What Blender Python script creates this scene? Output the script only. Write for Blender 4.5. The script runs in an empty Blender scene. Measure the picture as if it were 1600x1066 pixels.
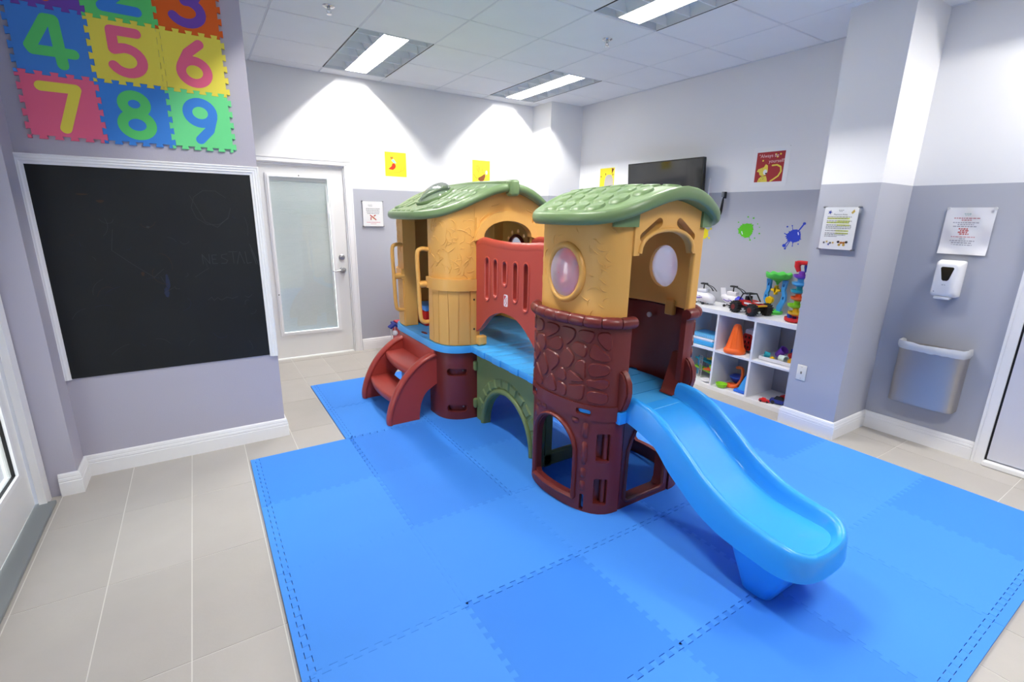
import bpy, bmesh, math, random
from math import pi, sin, cos, tan, atan2, sqrt, hypot
from mathutils import Vector, Matrix
from mathutils.geometry import delaunay_2d_cdt
random.seed(7)
SC = bpy.context.scene
COL = SC.collection

# ------------------------------------------------------------------ camera
CAM_H = 1.5406
yaw, pitch, roll, fpx = 0.5746, -0.2557, 0.0182, 752.24
fw = Vector((sin(yaw)*cos(pitch), cos(yaw)*cos(pitch), sin(pitch)))
rt0 = Vector((cos(yaw), -sin(yaw), 0))
up0 = rt0.cross(fw)
rt = rt0*cos(roll) + up0*sin(roll)
up = up0*cos(roll) - rt0*sin(roll)
cd = bpy.data.cameras.new('camera')
cam = bpy.data.objects.new('camera', cd)
COL.objects.link(cam)
M = Matrix.Identity(4)
for i in range(3):
    M[i][0], M[i][1], M[i][2] = rt[i], up[i], -fw[i]
M[2][3] = CAM_H
cam.matrix_world = M
cd.sensor_fit = 'HORIZONTAL'
cd.sensor_width = 36.0
cd.lens = fpx/1600*36.0
cd.clip_start = 0.02
SC.camera = cam

# ------------------------------------------------------------------ world and exposure
w = bpy.data.worlds.new('daylight')
SC.world = w
w.use_nodes = True
bg = w.node_tree.nodes['Background']
bg.inputs[0].default_value = (0.86, 0.93, 1.0, 1)
bg.inputs[1].default_value = 5.0
SC.view_settings.view_transform = 'Standard'
SC.view_settings.look = 'None'
SC.view_settings.gamma = 1.0
SC.view_settings.use_curve_mapping = False
SC.view_settings.exposure = 0.03
SC.cycles.use_denoising = True
SC.cycles.max_bounces = 10
SC.cycles.diffuse_bounces = 5
SC.cycles.transparent_max_bounces = 12
SC.cycles.sample_clamp_indirect = 6.0

LAMP = 470.0      # radiance of the bare lamp strip in each ceiling light
LENS = 8.0      # radiance of the luminous channel around it

# ------------------------------------------------------------------ helpers
def lin(h):
    h = h.lstrip('#')
    o = []
    for i in (0, 2, 4):
        c = int(h[i:i+2], 16)/255
        o.append(c/12.92 if c <= 0.04045 else ((c+0.055)/1.055)**2.4)
    return (o[0], o[1], o[2], 1)

MATS = {}
def mat(name, hexc, rough=0.5, metal=0.0, bump=None, vary=None, spec=0.5, coat=0.0, trans=0.0, alpha=1.0, emit=0.0):
    """bump=(scale, strength, detail); vary=(scale, amount)"""
    if name in MATS:
        return MATS[name]
    m = bpy.data.materials.new(name)
    m.use_nodes = True
    nt = m.node_tree
    b = nt.nodes['Principled BSDF']
    c = lin(hexc)
    b.inputs['Base Color'].default_value = c
    b.inputs['Roughness'].default_value = rough
    b.inputs['Metallic'].default_value = metal
    b.inputs['Specular IOR Level'].default_value = spec
    b.inputs['Coat Weight'].default_value = coat
    b.inputs['Transmission Weight'].default_value = trans
    b.inputs['Alpha'].default_value = alpha
    if emit:
        b.inputs['Emission Color'].default_value = c
        b.inputs['Emission Strength'].default_value = emit
    tc = None
    if bump or vary:
        tc = nt.nodes.new('ShaderNodeTexCoord')
    if bump:
        n = nt.nodes.new('ShaderNodeTexNoise')
        n.inputs['Scale'].default_value = bump[0]
        n.inputs['Detail'].default_value = bump[2] if len(bump) > 2 else 3
        nt.links.new(tc.outputs['Object'], n.inputs['Vector'])
        bp = nt.nodes.new('ShaderNodeBump')
        bp.inputs['Strength'].default_value = bump[1]
        bp.inputs['Distance'].default_value = 0.01
        nt.links.new(n.outputs['Fac'], bp.inputs['Height'])
        nt.links.new(bp.outputs['Normal'], b.inputs['Normal'])
    if vary:
        n = nt.nodes.new('ShaderNodeTexNoise')
        n.inputs['Scale'].default_value = vary[0]
        n.inputs['Detail'].default_value = 4
        nt.links.new(tc.outputs['Object'], n.inputs['Vector'])
        mx = nt.nodes.new('ShaderNodeMix')
        mx.data_type = 'RGBA'
        a = vary[1]
        mx.inputs[6].default_value = (c[0]*(1-a), c[1]*(1-a), c[2]*(1-a), 1)
        mx.inputs[7].default_value = (min(1, c[0]*(1+a)), min(1, c[1]*(1+a)), min(1, c[2]*(1+a)), 1)
        nt.links.new(n.outputs['Fac'], mx.inputs[0])
        nt.links.new(mx.outputs[2], b.inputs['Base Color'])
    MATS[name] = m
    return m

def emission(name, col, s):
    m = bpy.data.materials.new(name)
    m.use_nodes = True
    nt = m.node_tree
    nt.nodes.clear()
    e = nt.nodes.new('ShaderNodeEmission')
    e.inputs[0].default_value = col
    e.inputs[1].default_value = s
    o = nt.nodes.new('ShaderNodeOutputMaterial')
    nt.links.new(e.outputs[0], o.inputs[0])
    return m

WPOS = {}
def link(o, parent=None):
    COL.objects.link(o)
    if parent is not None:
        o.parent = parent
        base = WPOS.get(parent.name, Vector((0, 0, 0)))
        o.location = -base
    WPOS[o.name] = Vector((0, 0, 0))
    return o

def tag(o, label=None, cat=None, group=None, kind=None):
    if label: o['label'] = label
    if cat: o['category'] = cat
    if group: o['group'] = group
    if kind: o['kind'] = kind
    return o

def thing(name, label, cat, loc=(0, 0, 0), group=None, kind=None):
    o = bpy.data.objects.new(name, None)
    o.empty_display_size = 0.05
    COL.objects.link(o)
    o.location = loc
    WPOS[o.name] = Vector(loc)
    return tag(o, label, cat, group, kind)

class G:
    """collects geometry in world coordinates, becomes ONE mesh object"""
    def __init__(s, T=None):
        s.v = []; s.f = []; s.T = T
    def add(s, vs, fs):
        n = len(s.v)
        if s.T is not None:
            vs = [tuple(s.T @ Vector(p)) for p in vs]
        s.v.extend([tuple(p) for p in vs])
        s.f.extend([tuple(i+n for i in f) for f in fs])
        return s
    def box(s, x0, x1, y0, y1, z0, z1):
        v = [(x, y, z) for z in (z0, z1) for y in (y0, y1) for x in (x0, x1)]
        f = [(0, 2, 3, 1), (4, 5, 7, 6), (0, 1, 5, 4), (2, 6, 7, 3), (0, 4, 6, 2), (1, 3, 7, 5)]
        return s.add(v, f)
    def rbox(s, x0, x1, y0, y1, z0, z1, r=0.01, seg=2, taper=1.0):
        bm = bmesh.new()
        bmesh.ops.create_cube(bm, size=1.0)
        for q in bm.verts:
            k = taper if q.co.z > 0 else 1.0
            q.co = Vector(((x0+x1)/2+q.co.x*(x1-x0)*k, (y0+y1)/2+q.co.y*(y1-y0)*k, (z0+z1)/2+q.co.z*(z1-z0)))
        bmesh.ops.bevel(bm, geom=bm.edges[:], offset=r, segments=seg, affect='EDGES', profile=0.5)
        s.bm(bm)
        return s
    def bm(s, bm):
        bm.verts.index_update()
        vs = [tuple(q.co) for q in bm.verts]
        fs = [tuple(q.index for q in f.verts) for f in bm.faces]
        bm.free()
        return s.add(vs, fs)
    def prism(s, pts, fmap, d0, d1):
        """closed 2D outline pushed between depth d0 and d1; fmap(u,v,d)->xyz"""
        n = len(pts)
        vs = [fmap(u, v, d0) for u, v in pts] + [fmap(u, v, d1) for u, v in pts]
        fs = [tuple(range(n))[::-1], tuple(range(n, 2*n))]
        fs += [(i, (i+1) % n, n+(i+1) % n, n+i) for i in range(n)]
        return s.add(vs, fs)
    def raised(s, pts, fmap, d0, d1, inset):
        """outline with a bevelled top: rim at d0, top face shrunk by inset at d1"""
        n = len(pts)
        cx = sum(p[0] for p in pts)/n; cy = sum(p[1] for p in pts)/n
        top = []
        for u, v in pts:
            L = hypot(u-cx, v-cy) or 1
            k = max(0.2, 1-inset/L)
            top.append((cx+(u-cx)*k, cy+(v-cy)*k))
        vs = [fmap(u, v, d0) for u, v in pts] + [fmap(u, v, d1) for u, v in top] + [fmap(cx, cy, d1*1.04)]
        fs = [(i, (i+1) % n, n+(i+1) % n, n+i) for i in range(n)]
        fs += [(n+i, n+(i+1) % n, 2*n) for i in range(n)]
        return s.add(vs, fs)
    def tube(s, pts, r, seg=10, closed=False, flat=1.0, cap=True, upv=None):
        pts = [Vector(p) for p in pts]
        n = len(pts)
        rr = r if isinstance(r, (list, tuple)) else [r]*n
        vs = []; fs = []
        prev = None
        for i, p in enumerate(pts):
            if closed:
                t = pts[(i+1) % n]-pts[i-1]
            else:
                t = pts[min(i+1, n-1)]-pts[max(i-1, 0)]
            t.normalize()
            if prev is None:
                a = Vector(upv) if upv else (Vector((0, 0, 1)) if abs(t.z) < 0.9 else Vector((1, 0, 0)))
            else:
                a = prev
            a = (a-t*a.dot(t)).normalized()
            b = t.cross(a)
            prev = a
            for k in range(seg):
                th = 2*pi*k/seg
                vs.append(p+a*(rr[i]*cos(th))+b*(rr[i]*flat*sin(th)))
        m = n if closed else n-1
        for i in range(m):
            for k in range(seg):
                j = (i+1) % n
                fs.append((i*seg+k, i*seg+(k+1) % seg, j*seg+(k+1) % seg, j*seg+k))
        if cap and not closed:
            fs.append(tuple(range(seg))[::-1])
            fs.append(tuple((n-1)*seg+k for k in range(seg)))
        return s.add(vs, fs)
    def lathe(s, prof, c=(0, 0, 0), seg=24, axis='z', ang=2*pi):
        """prof=[(r,h)..]"""
        vs = []; fs = []
        n = len(prof)
        for r, h in prof:
            for k in range(seg):
                th = ang*k/seg
                a, b = r*cos(th), r*sin(th)
                if axis == 'z': q = (a, b, h)
                elif axis == 'x': q = (h, a, b)
                else: q = (a, h, b)
                vs.append((c[0]+q[0], c[1]+q[1], c[2]+q[2]))
        for i in range(n-1):
            for k in range(seg):
                fs.append((i*seg+k, i*seg+(k+1) % seg, (i+1)*seg+(k+1) % seg, (i+1)*seg+k))
        if prof[0][0] > 1e-6: fs.append(tuple(range(seg))[::-1])
        if prof[-1][0] > 1e-6: fs.append(tuple((n-1)*seg+k for k in range(seg)))
        return s.add(vs, fs)
    def loft(s, rings, closed=True, caps=True):
        n = len(rings[0]); vs = [p for r in rings for p in r]; fs = []
        for i in range(len(rings)-1):
            for k in range(n if closed else n-1):
                fs.append((i*n+k, i*n+(k+1) % n, (i+1)*n+(k+1) % n, (i+1)*n+k))
        if caps and closed:
            fs.append(tuple(range(n))[::-1])
            fs.append(tuple((len(rings)-1)*n+k for k in range(n)))
        return s.add(vs, fs)
    def strokes(s, pl, wd, fmap, d0, d1):
        return s.strokes_union([pl], wd, fmap, d0, d1)
    def strokes_union(s, pls, wd, fmap, d0, d1, step=None):
        """flat rounded strokes along 2D polylines, merged into one clean shape"""
        P = []; E = []
        def seg_d(q, a, b):
            vx, vy = b[0]-a[0], b[1]-a[1]
            L = vx*vx+vy*vy
            t = 0 if L < 1e-14 else max(0, min(1, ((q[0]-a[0])*vx+(q[1]-a[1])*vy)/L))
            return hypot(q[0]-a[0]-vx*t, q[1]-a[1]-vy*t)
        r = wd/2
        for pl in pls:
            n = len(pl)
            for i in range(n-1):
                a, b = pl[i], pl[i+1]
                th = atan2(b[1]-a[1], b[0]-a[0])
                loop = [(b[0]+r*cos(th-pi/2+pi*k/8), b[1]+r*sin(th-pi/2+pi*k/8)) for k in range(9)]
                loop += [(a[0]+r*cos(th+pi/2+pi*k/8), a[1]+r*sin(th+pi/2+pi*k/8)) for k in range(9)]
                base = len(P)
                P += loop
                E += [(base+k, base+(k+1) % len(loop)) for k in range(len(loop))]
        V, EE, F, *_ = delaunay_2d_cdt([Vector(p) for p in P], E, [], 0, 1e-7)
        tris = []
        for f in F:
            c = (sum(V[i].x for i in f)/3, sum(V[i].y for i in f)/3)
            if any(seg_d(c, pl[i], pl[i+1]) < r*0.999 for pl in pls for i in range(len(pl)-1)):
                tris.append(tuple(f))
        n = len(V)
        vs = [fmap(p.x, p.y, d1) for p in V]+[fmap(p.x, p.y, d0) for p in V]
        fs = list(tris)
        eds = set((t[i], t[(i+1) % 3]) for t in tris for i in range(3))
        for (a, b) in eds:
            if (b, a) not in eds: fs.append((b, a, a+n, b+n))
        return s.add(vs, fs)

def obj(name, g, m, parent=None, smooth=0, label=None):
    me = bpy.data.meshes.new(name)
    me.from_pydata(g.v, [], g.f)
    bm = bmesh.new(); bm.from_mesh(me)
    bmesh.ops.delete(bm, geom=[q for q in bm.verts if not q.link_faces], context='VERTS')
    bmesh.ops.recalc_face_normals(bm, faces=bm.faces[:])
    bm.to_mesh(me); bm.free()
    for mm in (m if isinstance(m, (list, tuple)) else [m]):
        me.materials.append(mm)
    if smooth:
        me.shade_smooth()
        me.set_sharp_from_angle(angle=math.radians(smooth))
    me.update()
    o = bpy.data.objects.new(name, me)
    link(o, parent)
    if label: o['label'] = label
    return o

def struct(name, g, m, smooth=0, label=None):
    o = obj(name, g, m, None, smooth)
    o['kind'] = 'structure'
    if label: o['label'] = label
    return o

def single(name, g, m, label, cat, group=None, smooth=0):
    return tag(obj(name, g, m, None, smooth), label, cat, group)

def ellipse(cx, cy, a, b, n=32, t0=0, t1=2*pi):
    full = abs(t1-t0-2*pi) < 1e-6
    m = n if full else n-1
    return [(cx+a*cos(t0+(t1-t0)*k/m), cy+b*sin(t0+(t1-t0)*k/m)) for k in range(n)]

def rrect(x0, x1, y0, y1, r, n=4):
    o = []
    for cx, cy, a in ((x1-r, y1-r, 0), (x0+r, y1-r, pi/2), (x0+r, y0+r, pi), (x1-r, y0+r, 1.5*pi)):
        o += [(cx+r*cos(a+pi/2*k/n), cy+r*sin(a+pi/2*k/n)) for k in range(n+1)]
    return o

def catmull(P, per=8, closed=False):
    P = [Vector(p) for p in P]
    n = len(P); out = []
    rng = range(n) if closed else range(n-1)
    for i in rng:
        if closed:
            a, b, c, d = P[i-1], P[i], P[(i+1) % n], P[(i+2) % n]
        else:
            a, b, c, d = P[max(i-1, 0)], P[i], P[i+1], P[min(i+2, n-1)]
        for k in range(per):
            t = k/per
            out.append(0.5*((2*b)+(c-a)*t+(2*a-5*b+4*c-d)*t*t+(3*b-a-3*c+d)*t**3))
    if not closed: out.append(P[-1])
    return out

def inside(pt, poly):
    x, y = pt; r = False
    n = len(poly)
    for i in range(n):
        x1, y1 = poly[i][0], poly[i][1]; x2, y2 = poly[(i+1) % n][0], poly[(i+1) % n][1]
        if (y1 > y) != (y2 > y) and x < (x2-x1)*(y-y1)/(y2-y1)+x1:
            r = not r
    return r

def dens(poly, step):
    o = []
    n = len(poly)
    for i in range(n):
        a, b = poly[i], poly[(i+1) % n]
        L = hypot(b[0]-a[0], b[1]-a[1])
        m = max(1, int(math.ceil(L/step)))
        for k in range(m):
            o.append((a[0]+(b[0]-a[0])*k/m, a[1]+(b[1]-a[1])*k/m))
    return o

def sheet(g, outer, holes, fmap, d0, d1, step=0.05):
    """2D shape with holes, as a curved slab between depths d0 (back) and d1 (front)"""
    loops = [dens(outer, step)]+[dens(h, step) for h in holes]
    pts = []; edges = []
    for lp in loops:
        b = len(pts); n = len(lp)
        pts += lp
        edges += [(b+i, b+(i+1) % n) for i in range(n)]
    xs = [p[0] for p in outer]; ys = [p[1] for p in outer]
    bpts = list(pts)
    u = min(xs)+step/2
    while u < max(xs):
        v = min(ys)+step/2
        while v < max(ys):
            q = (u, v)
            if inside(q, outer) and not any(inside(q, h) for h in holes):
                if min((q[0]-b[0])**2+(q[1]-b[1])**2 for b in bpts) > (0.45*step)**2:
                    pts.append(q)
            v += step
        u += step
    V, E, F, *_ = delaunay_2d_cdt([Vector(p) for p in pts], edges, [], 0, 1e-6)
    tris = []
    for f in F:
        c = (sum(V[i].x for i in f)/3, sum(V[i].y for i in f)/3)
        if inside(c, outer) and not any(inside(c, h) for h in holes):
            tris.append(tuple(f))
    n = len(V)
    vs = [fmap(p.x, p.y, d1) for p in V]+[fmap(p.x, p.y, d0) for p in V]
    fs = [t for t in tris]+[tuple(i+n for i in reversed(t)) for t in tris]
    cnt = {}
    for t in tris:
        for i in range(3):
            a, b = t[i], t[(i+1) % 3]
            cnt[(a, b)] = 1
    for (a, b) in list(cnt):
        if (b, a) not in cnt:
            fs.append((b, a, a+n, b+n))
    g.add(vs, fs)
    return g

class Curve:
    """plan curve, arc-length parameter; outward normal = side*(left normal)"""
    def __init__(s, P, side=1, per=8):
        s.p = [Vector((q[0], q[1])) for q in catmull([(a, b, 0) for a, b in P], per)]
        s.s = [0]
        for i in range(1, len(s.p)):
            s.s.append(s.s[-1]+(s.p[i]-s.p[i-1]).length)
        s.L = s.s[-1]; s.side = side
        s.nn = []
        for i in range(len(s.p)):
            t = (s.p[min(i+1, len(s.p)-1)]-s.p[max(i-1, 0)]).normalized()
            s.nn.append(Vector((-t.y, t.x))*side)
    def at(s, u):
        u2 = min(max(u, 0), s.L)
        import bisect
        i = min(max(bisect.bisect_right(s.s, u2)-1, 0), len(s.p)-2)
        k = (u2-s.s[i])/max(1e-9, s.s[i+1]-s.s[i])
        return s.p[i].lerp(s.p[i+1], k), s.nn[i].lerp(s.nn[i+1], k).normalized()
    def u_of(s, fn):
        """arc length where fn(point) is smallest"""
        return min(range(len(s.p)*1), key=lambda i: fn(s.p[i])) and s.s[min(range(len(s.p)), key=lambda i: fn(s.p[i]))]
    def map(s):
        def f(u, v, d):
            p, n = s.at(u)
            return (p.x+n.x*d, p.y+n.y*d, v)
        return f

def mapX(X, sgn=-1):
    """u=y, v=z on a plane x=X; depth d goes towards sgn*x"""
    return lambda u, v, d: (X+sgn*d, u, v)
def mapY(Y, sgn=-1):
    return lambda u, v, d: (u, Y+sgn*d, v)
def mapZ(Z):
    return lambda u, v, d: (u, v, Z+d)

def voronoi(pts, x0, x1, y0, y1, gap):
    cells = []
    for i, p in enumerate(pts):
        poly = [(x0, y0), (x1, y0), (x1, y1), (x0, y1)]
        for j, q in enumerate(pts):
            if i == j: continue
            mx, my = (p[0]+q[0])/2, (p[1]+q[1])/2
            nx, ny = q[0]-p[0], q[1]-p[1]
            L = hypot(nx, ny); nx /= L; ny /= L
            mx -= nx*gap; my -= ny*gap
            new = []
            for k in range(len(poly)):
                a, b = poly[k], poly[(k+1) % len(poly)]
                da = (a[0]-mx)*nx+(a[1]-my)*ny; db = (b[0]-mx)*nx+(b[1]-my)*ny
                if da <= 0: new.append(a)
                if (da < 0 < db) or (db < 0 < da):
                    t = da/(da-db)
                    new.append((a[0]+(b[0]-a[0])*t, a[1]+(b[1]-a[1])*t))
            poly = new
            if len(poly) < 3: break
        if len(poly) >= 3: cells.append(poly)
    return cells

def roundpoly(poly, k=0.28):
    """cut the corners twice"""
    for _ in range(2):
        o = []
        n = len(poly)
        for i in range(n):
            a, b = poly[i], poly[(i+1) % n]
            o.append((a[0]+(b[0]-a[0])*k, a[1]+(b[1]-a[1])*k))
            o.append((a[0]+(b[0]-a[0])*(1-k), a[1]+(b[1]-a[1])*(1-k)))
        poly = o
        k = 0.25
    return poly

def text_mesh(g, body, size, fmap, align='CENTER', d0=0.0, d1=0.0006, squeeze=1.0):
    """flat lettering as geometry; fmap(u,v,d) with the anchor at 0,0"""
    cu = bpy.data.curves.new('lettering', 'FONT')
    cu.body = body; cu.size = size; cu.align_x = align; cu.align_y = 'CENTER'; cu.resolution_u = 3
    o = bpy.data.objects.new('lettering', cu)
    COL.objects.link(o)
    dg = bpy.context.evaluated_depsgraph_get()
    me = o.evaluated_get(dg).to_mesh()
    vs = [fmap(q.co.x*squeeze, q.co.y, d1) for q in me.vertices]
    fs = [tuple(p.vertices) for p in me.polygons]
    g.add(vs, fs)
    o.evaluated_get(dg).to_mesh_clear()
    bpy.data.objects.remove(o); bpy.data.curves.remove(cu)
    return g
# ------------------------------------------------------------------ room dimensions
HC = 2.869                       # ceiling
XR, XA, YB, YP, XPE = 4.275, 4.215, 5.446, 3.502, 0.369
XL, YF = -0.86, -2.2             # left wall, wall behind the camera
ZP = 1.785                       # height where the two wall colours meet
CX0, CY0, CT = 0.595, 4.039, 0.61  # ceiling grid

def two_tone(name, upc, loc):
    m = bpy.data.materials.new(name)
    m.use_nodes = True
    nt = m.node_tree
    b = nt.nodes['Principled BSDF']
    b.inputs['Roughness'].default_value = 0.55
    b.inputs['Specular IOR Level'].default_value = 0.3
    ge = nt.nodes.new('ShaderNodeNewGeometry')
    sp = nt.nodes.new('ShaderNodeSeparateXYZ')
    nt.links.new(ge.outputs['Position'], sp.inputs[0])
    gt = nt.nodes.new('ShaderNodeMath'); gt.operation = 'GREATER_THAN'
    gt.inputs[1].default_value = ZP
    nt.links.new(sp.outputs['Z'], gt.inputs[0])
    mx = nt.nodes.new('ShaderNodeMix'); mx.data_type = 'RGBA'
    mx.inputs[6].default_value = lin(loc); mx.inputs[7].default_value = lin(upc)
    nt.links.new(gt.outputs[0], mx.inputs[0])
    nt.links.new(mx.outputs[2], b.inputs['Base Color'])
    n = nt.nodes.new('ShaderNodeTexNoise'); n.inputs['Scale'].default_value = 140
    bp = nt.nodes.new('ShaderNodeBump'); bp.inputs['Strength'].default_value = 0.04; bp.inputs['Distance'].default_value = 0.004
    nt.links.new(n.outputs['Fac'], bp.inputs['Height'])
    nt.links.new(bp.outputs['Normal'], b.inputs['Normal'])
    return m
WALL = two_tone('wall paint white over lavender', '#e9e9ea', '#b0b2bb')
LAV = mat('lavender wall paint', '#b4b1bd', 0.55, bump=(140, 0.04), spec=0.3)
WHITE = mat('white trim paint', '#eeeeee', 0.38)
CEIL = mat('ceiling tile board', '#f3f4f5', 0.85, bump=(220, 0.15), vary=(3, 0.03), spec=0.2)
GRIDM = mat('ceiling grid enamel', '#dfe1e5', 0.5)
GROUT = mat('floor grout', '#d6d3cc', 0.8)
TILE = [mat('floor tile %d' % k, h, 0.5, bump=(60, 0.05), vary=(6, 0.06)) for k, h in enumerate(('#b5b0a9', '#b2ada6', '#b7b2ab'))]

# ------------------------------------------------------------------ floor
fl = struct('floor', G().box(XL-0.2, XR+0.3, YF-0.1, YB+0.15, -0.06, -0.0014), GROUT)
kx = -3
def under_mat(x0, x1, y0, y1):
    if x0 > 0.76 and x1 < 3.60 and y0 > 0.30 and y1 < 4.38: return True
    return x0 > 0.15 and x1 < 3.60 and y0 > 0.30 and y1 < 3.15
for i in range(-3, 16):
    for j in range(-8, 6):
        x0 = -0.195+0.2985*i; x1 = x0+0.2985; y0 = 2.335+0.6*j; y1 = y0+0.6
        x0c, x1c, y0c, y1c = max(x0, XL), min(x1, XR), max(y0, YF), min(y1, YB)
        if x1c-x0c < 0.01 or y1c-y0c < 0.01 or under_mat(x0, x1, y0, y1): continue
        g = 0.0022
        obj('floor_tile', G().box(x0c+g, x1c-g, y0c+g, y1c-g, -0.003, 0.0), TILE[(i*7+j*5+i*j) % 3], fl)

# ------------------------------------------------------------------ walls
struct('wall_back', G().box(XPE-0.05, 0.47, YB, YB+0.12, 0, HC+0.14).box(1.39, XR+0.2, YB, YB+0.12, 0, HC+0.14).box(0.47, 1.39, YB, YB+0.12, 2.0, HC+0.14), WALL)
struct('wall_right', G().box(XR, XR+0.15, 1.6, YB, 0, HC+0.14), WALL)
struct('wall_alcove', G().box(XA, XR+0.15, YF, 1.6, 0, HC+0.14), WALL)
struct('wall_column', G().box(3.72, XR, 1.445, 1.808, 0, HC+0.02), WALL)
struct('wall_corner', G().box(3.78, XR, 5.06, YB, 0, HC+0.02), WALL)
struct('wall_partition', G().box(-0.715, XPE, YP, YB+0.12, 0, HC+0.02).box(XL-0.15, -0.715, 3.31, YB+0.12, 0, HC+0.02), LAV)
struct('wall_left', G().box(XL-0.15, XL, YF, 2.22, 0, HC+0.14).box(XL-0.15, XL, 2.22, 3.24, 2.12, HC+0.14).box(XL-0.15, XL, 3.24, 3.31, 0, HC+0.14), WALL)
struct('wall_front', G().box(XL-0.15, XR+0.15, YF-0.12, YF, 0, HC+0.14), WALL)

def baseboard(name, path, side):
    """path in plan; side=+1 offsets to the left of travel"""
    prof = [(0.001, 0), (0.019, 0), (0.019, 0.078), (0.0165, 0.083), (0.0185, 0.088), (0.0165, 0.1), (0.014, 0.104), (0.015, 0.108), (0.011, 0.122), (0.006, 0.128), (0.001, 0.128)]
    P = [Vector(p) for p in path]
    rings = []
    for i, p in enumerate(P):
        ns = []
        if i > 0:
            t = (P[i]-P[i-1]).normalized(); ns.append(Vector((-t.y, t.x))*side)
        if i < len(P)-1:
            t = (P[i+1]-P[i]).normalized(); ns.append(Vector((-t.y, t.x))*side)
        n = sum(ns, Vector((0, 0)))
        if len(ns) == 2: n = n/(1+ns[0].dot(ns[1]))
        rings.append([(p.x+n.x*d, p.y+n.y*d, z) for d, z in prof])
    return struct(name, G().loft(rings), WHITE)
baseboard('baseboard_partition', [(-0.795, 3.31), (-0.715, 3.31), (-0.715, YP), (XPE, YP), (XPE, 5.35)], -1)
baseboard('baseboard_back', [(1.468, YB), (3.78, YB), (3.78, 5.06), (XR, 5.06), (XR, 3.40)], -1)
baseboard('baseboard_column', [(XA, 0.792), (XA, 1.445), (3.72, 1.445), (3.72, 1.808), (3.848, 1.808)], 1)
baseboard('baseboard_left', [(XL, YF+0.05), (XL, 2.14)], -1)

# ------------------------------------------------------------------ ceiling
LIGHTS = [  # x centre, y start, label, is it in view
    (1.51, CY0, 'recessed louvred ceiling light nearest the white back door'),
    (3.34, CY0, 'recessed louvred ceiling light nearest the far right corner'),
    (2.73, CY0-4*CT, 'recessed louvred ceiling light cut by the top edge, before the red poster'),
    (0.90, CY0-4*CT, 'recessed ceiling light just out of frame in front of the number tiles'),
    (3.80, -0.46, 'recessed ceiling light out of frame over the steel bin wall'),
    (1.51, CY0-8*CT, 'recessed ceiling light behind the camera over the open floor'),
]
ce = struct('ceiling', G().box(XL-0.15, XR+0.15, YF-0.1, YB+0.12, HC+0.14, HC+0.18), mat('ceiling void', '#8a8c92', 0.9))
def in_light(x, y):
    for lx, ly, *_ in LIGHTS:
        if lx-0.305 < x < lx+0.305 and ly < y < ly+1.22: return True
    return False
xs = [XL]+[CX0+CT*k for k in range(-2, 7)]+[XR]
ys = [YF]+[CY0+CT*k for k in range(-10, 3)]+[YB]
xs = [x for x in xs if XL <= x <= XR]; ys = [y for y in ys if YF <= y <= YB]
share = {}
def ctile(x0, x1, y0, y1):
    key = (round(x1-x0, 3), round(y1-y0, 3))
    if key not in share:
        e = 0.0065
        a, b = key[0]-2*e, key[1]-2*e
        g = G()
        g.loft([[(s*(a/2-q), t*(b/2-q), z) for s, t in ((-1, -1), (1, -1), (1, 1), (-1, 1))] for q, z in ((0, 0.012), (0, 0.002), (0.003, -0.001))])
        o = obj('ceiling_tile', g, CEIL, ce)
        share[key] = o.data
    else:
        o = bpy.data.objects.new('ceiling_tile', share[key]); link(o, ce)
    o.location = Vector(((x0+x1)/2, (y0+y1)/2, HC))
for a in range(len(xs)-1):
    for b in range(len(ys)-1):
        x0, x1, y0, y1 = xs[a], xs[a+1], ys[b], ys[b+1]
        cells = [(x0, x1, y0, y1)]
        # the near right light sits off the grid: cut round it
        out = []
        for c in cells:
            ov = None
            for lx, ly, *_ in LIGHTS:
                L = (lx-0.305, lx+0.305, ly, ly+1.22)
                if c[0] < L[1]-1e-3 and c[1] > L[0]+1e-3 and c[2] < L[3]-1e-3 and c[3] > L[2]+1e-3:
                    ov = L
            if ov is None:
                out.append(c)
            else:
                if c[0] < ov[0]-0.03: out.append((c[0], ov[0], c[2], c[3]))
                if c[1] > ov[1]+0.03: out.append((ov[1], c[1], c[2], c[3]))
                xa, xb = max(c[0], ov[0]), min(c[1], ov[1])
                if c[2] < ov[2]-0.03: out.append((xa, xb, c[2], ov[2]))
                if c[3] > ov[3]+0.03: out.append((xa, xb, ov[3], c[3]))
        for c in out:
            if c[1]-c[0] > 0.03 and c[3]-c[2] > 0.03: ctile(*c)
def cut_ranges(fixed, lo, hi, vertical):
    segs = [(lo, hi)]
    for lx, ly, *_ in LIGHTS:
        if vertical: hit = lx-0.30 < fixed < lx+0.30; r = (ly, ly+1.22)
        else: hit = ly+0.005 < fixed < ly+1.215; r = (lx-0.305, lx+0.305)
        if hit:
            new = []
            for a, b in segs:
                if r[1] <= a or r[0] >= b: new.append((a, b)); continue
                if a < r[0]: new.append((a, r[0]))
                if b > r[1]: new.append((r[1], b))
            segs = new
    return segs
for x in xs[1:-1]:
    g = G()
    for a, b in cut_ranges(x, YF, YB, True): g.box(x-0.012, x+0.012, a, b, HC+0.003, HC+0.02)
    obj('grid_runner', g, GRIDM, ce)
for y in ys[1:-1]:
    g = G()
    for a, b in cut_ranges(y, XL, XR, False): g.box(a, b, y-0.012, y+0.012, HC+0.0032, HC+0.0198)
    obj('grid_cross_bar', g, GRIDM, ce)
obj('wall_angle', G().box(1.0, XR, YB-0.022, YB, HC-0.002, HC+0.01).box(XR-0.022, XR, 1.81, YB, HC-0.002, HC+0.01).box(XPE, 1.0, YB-0.022, YB, HC-0.002, HC+0.01).box(XA-0.022, XA, YF, 1.445, HC-0.002, HC+0.01), GRIDM, ce)

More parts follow.
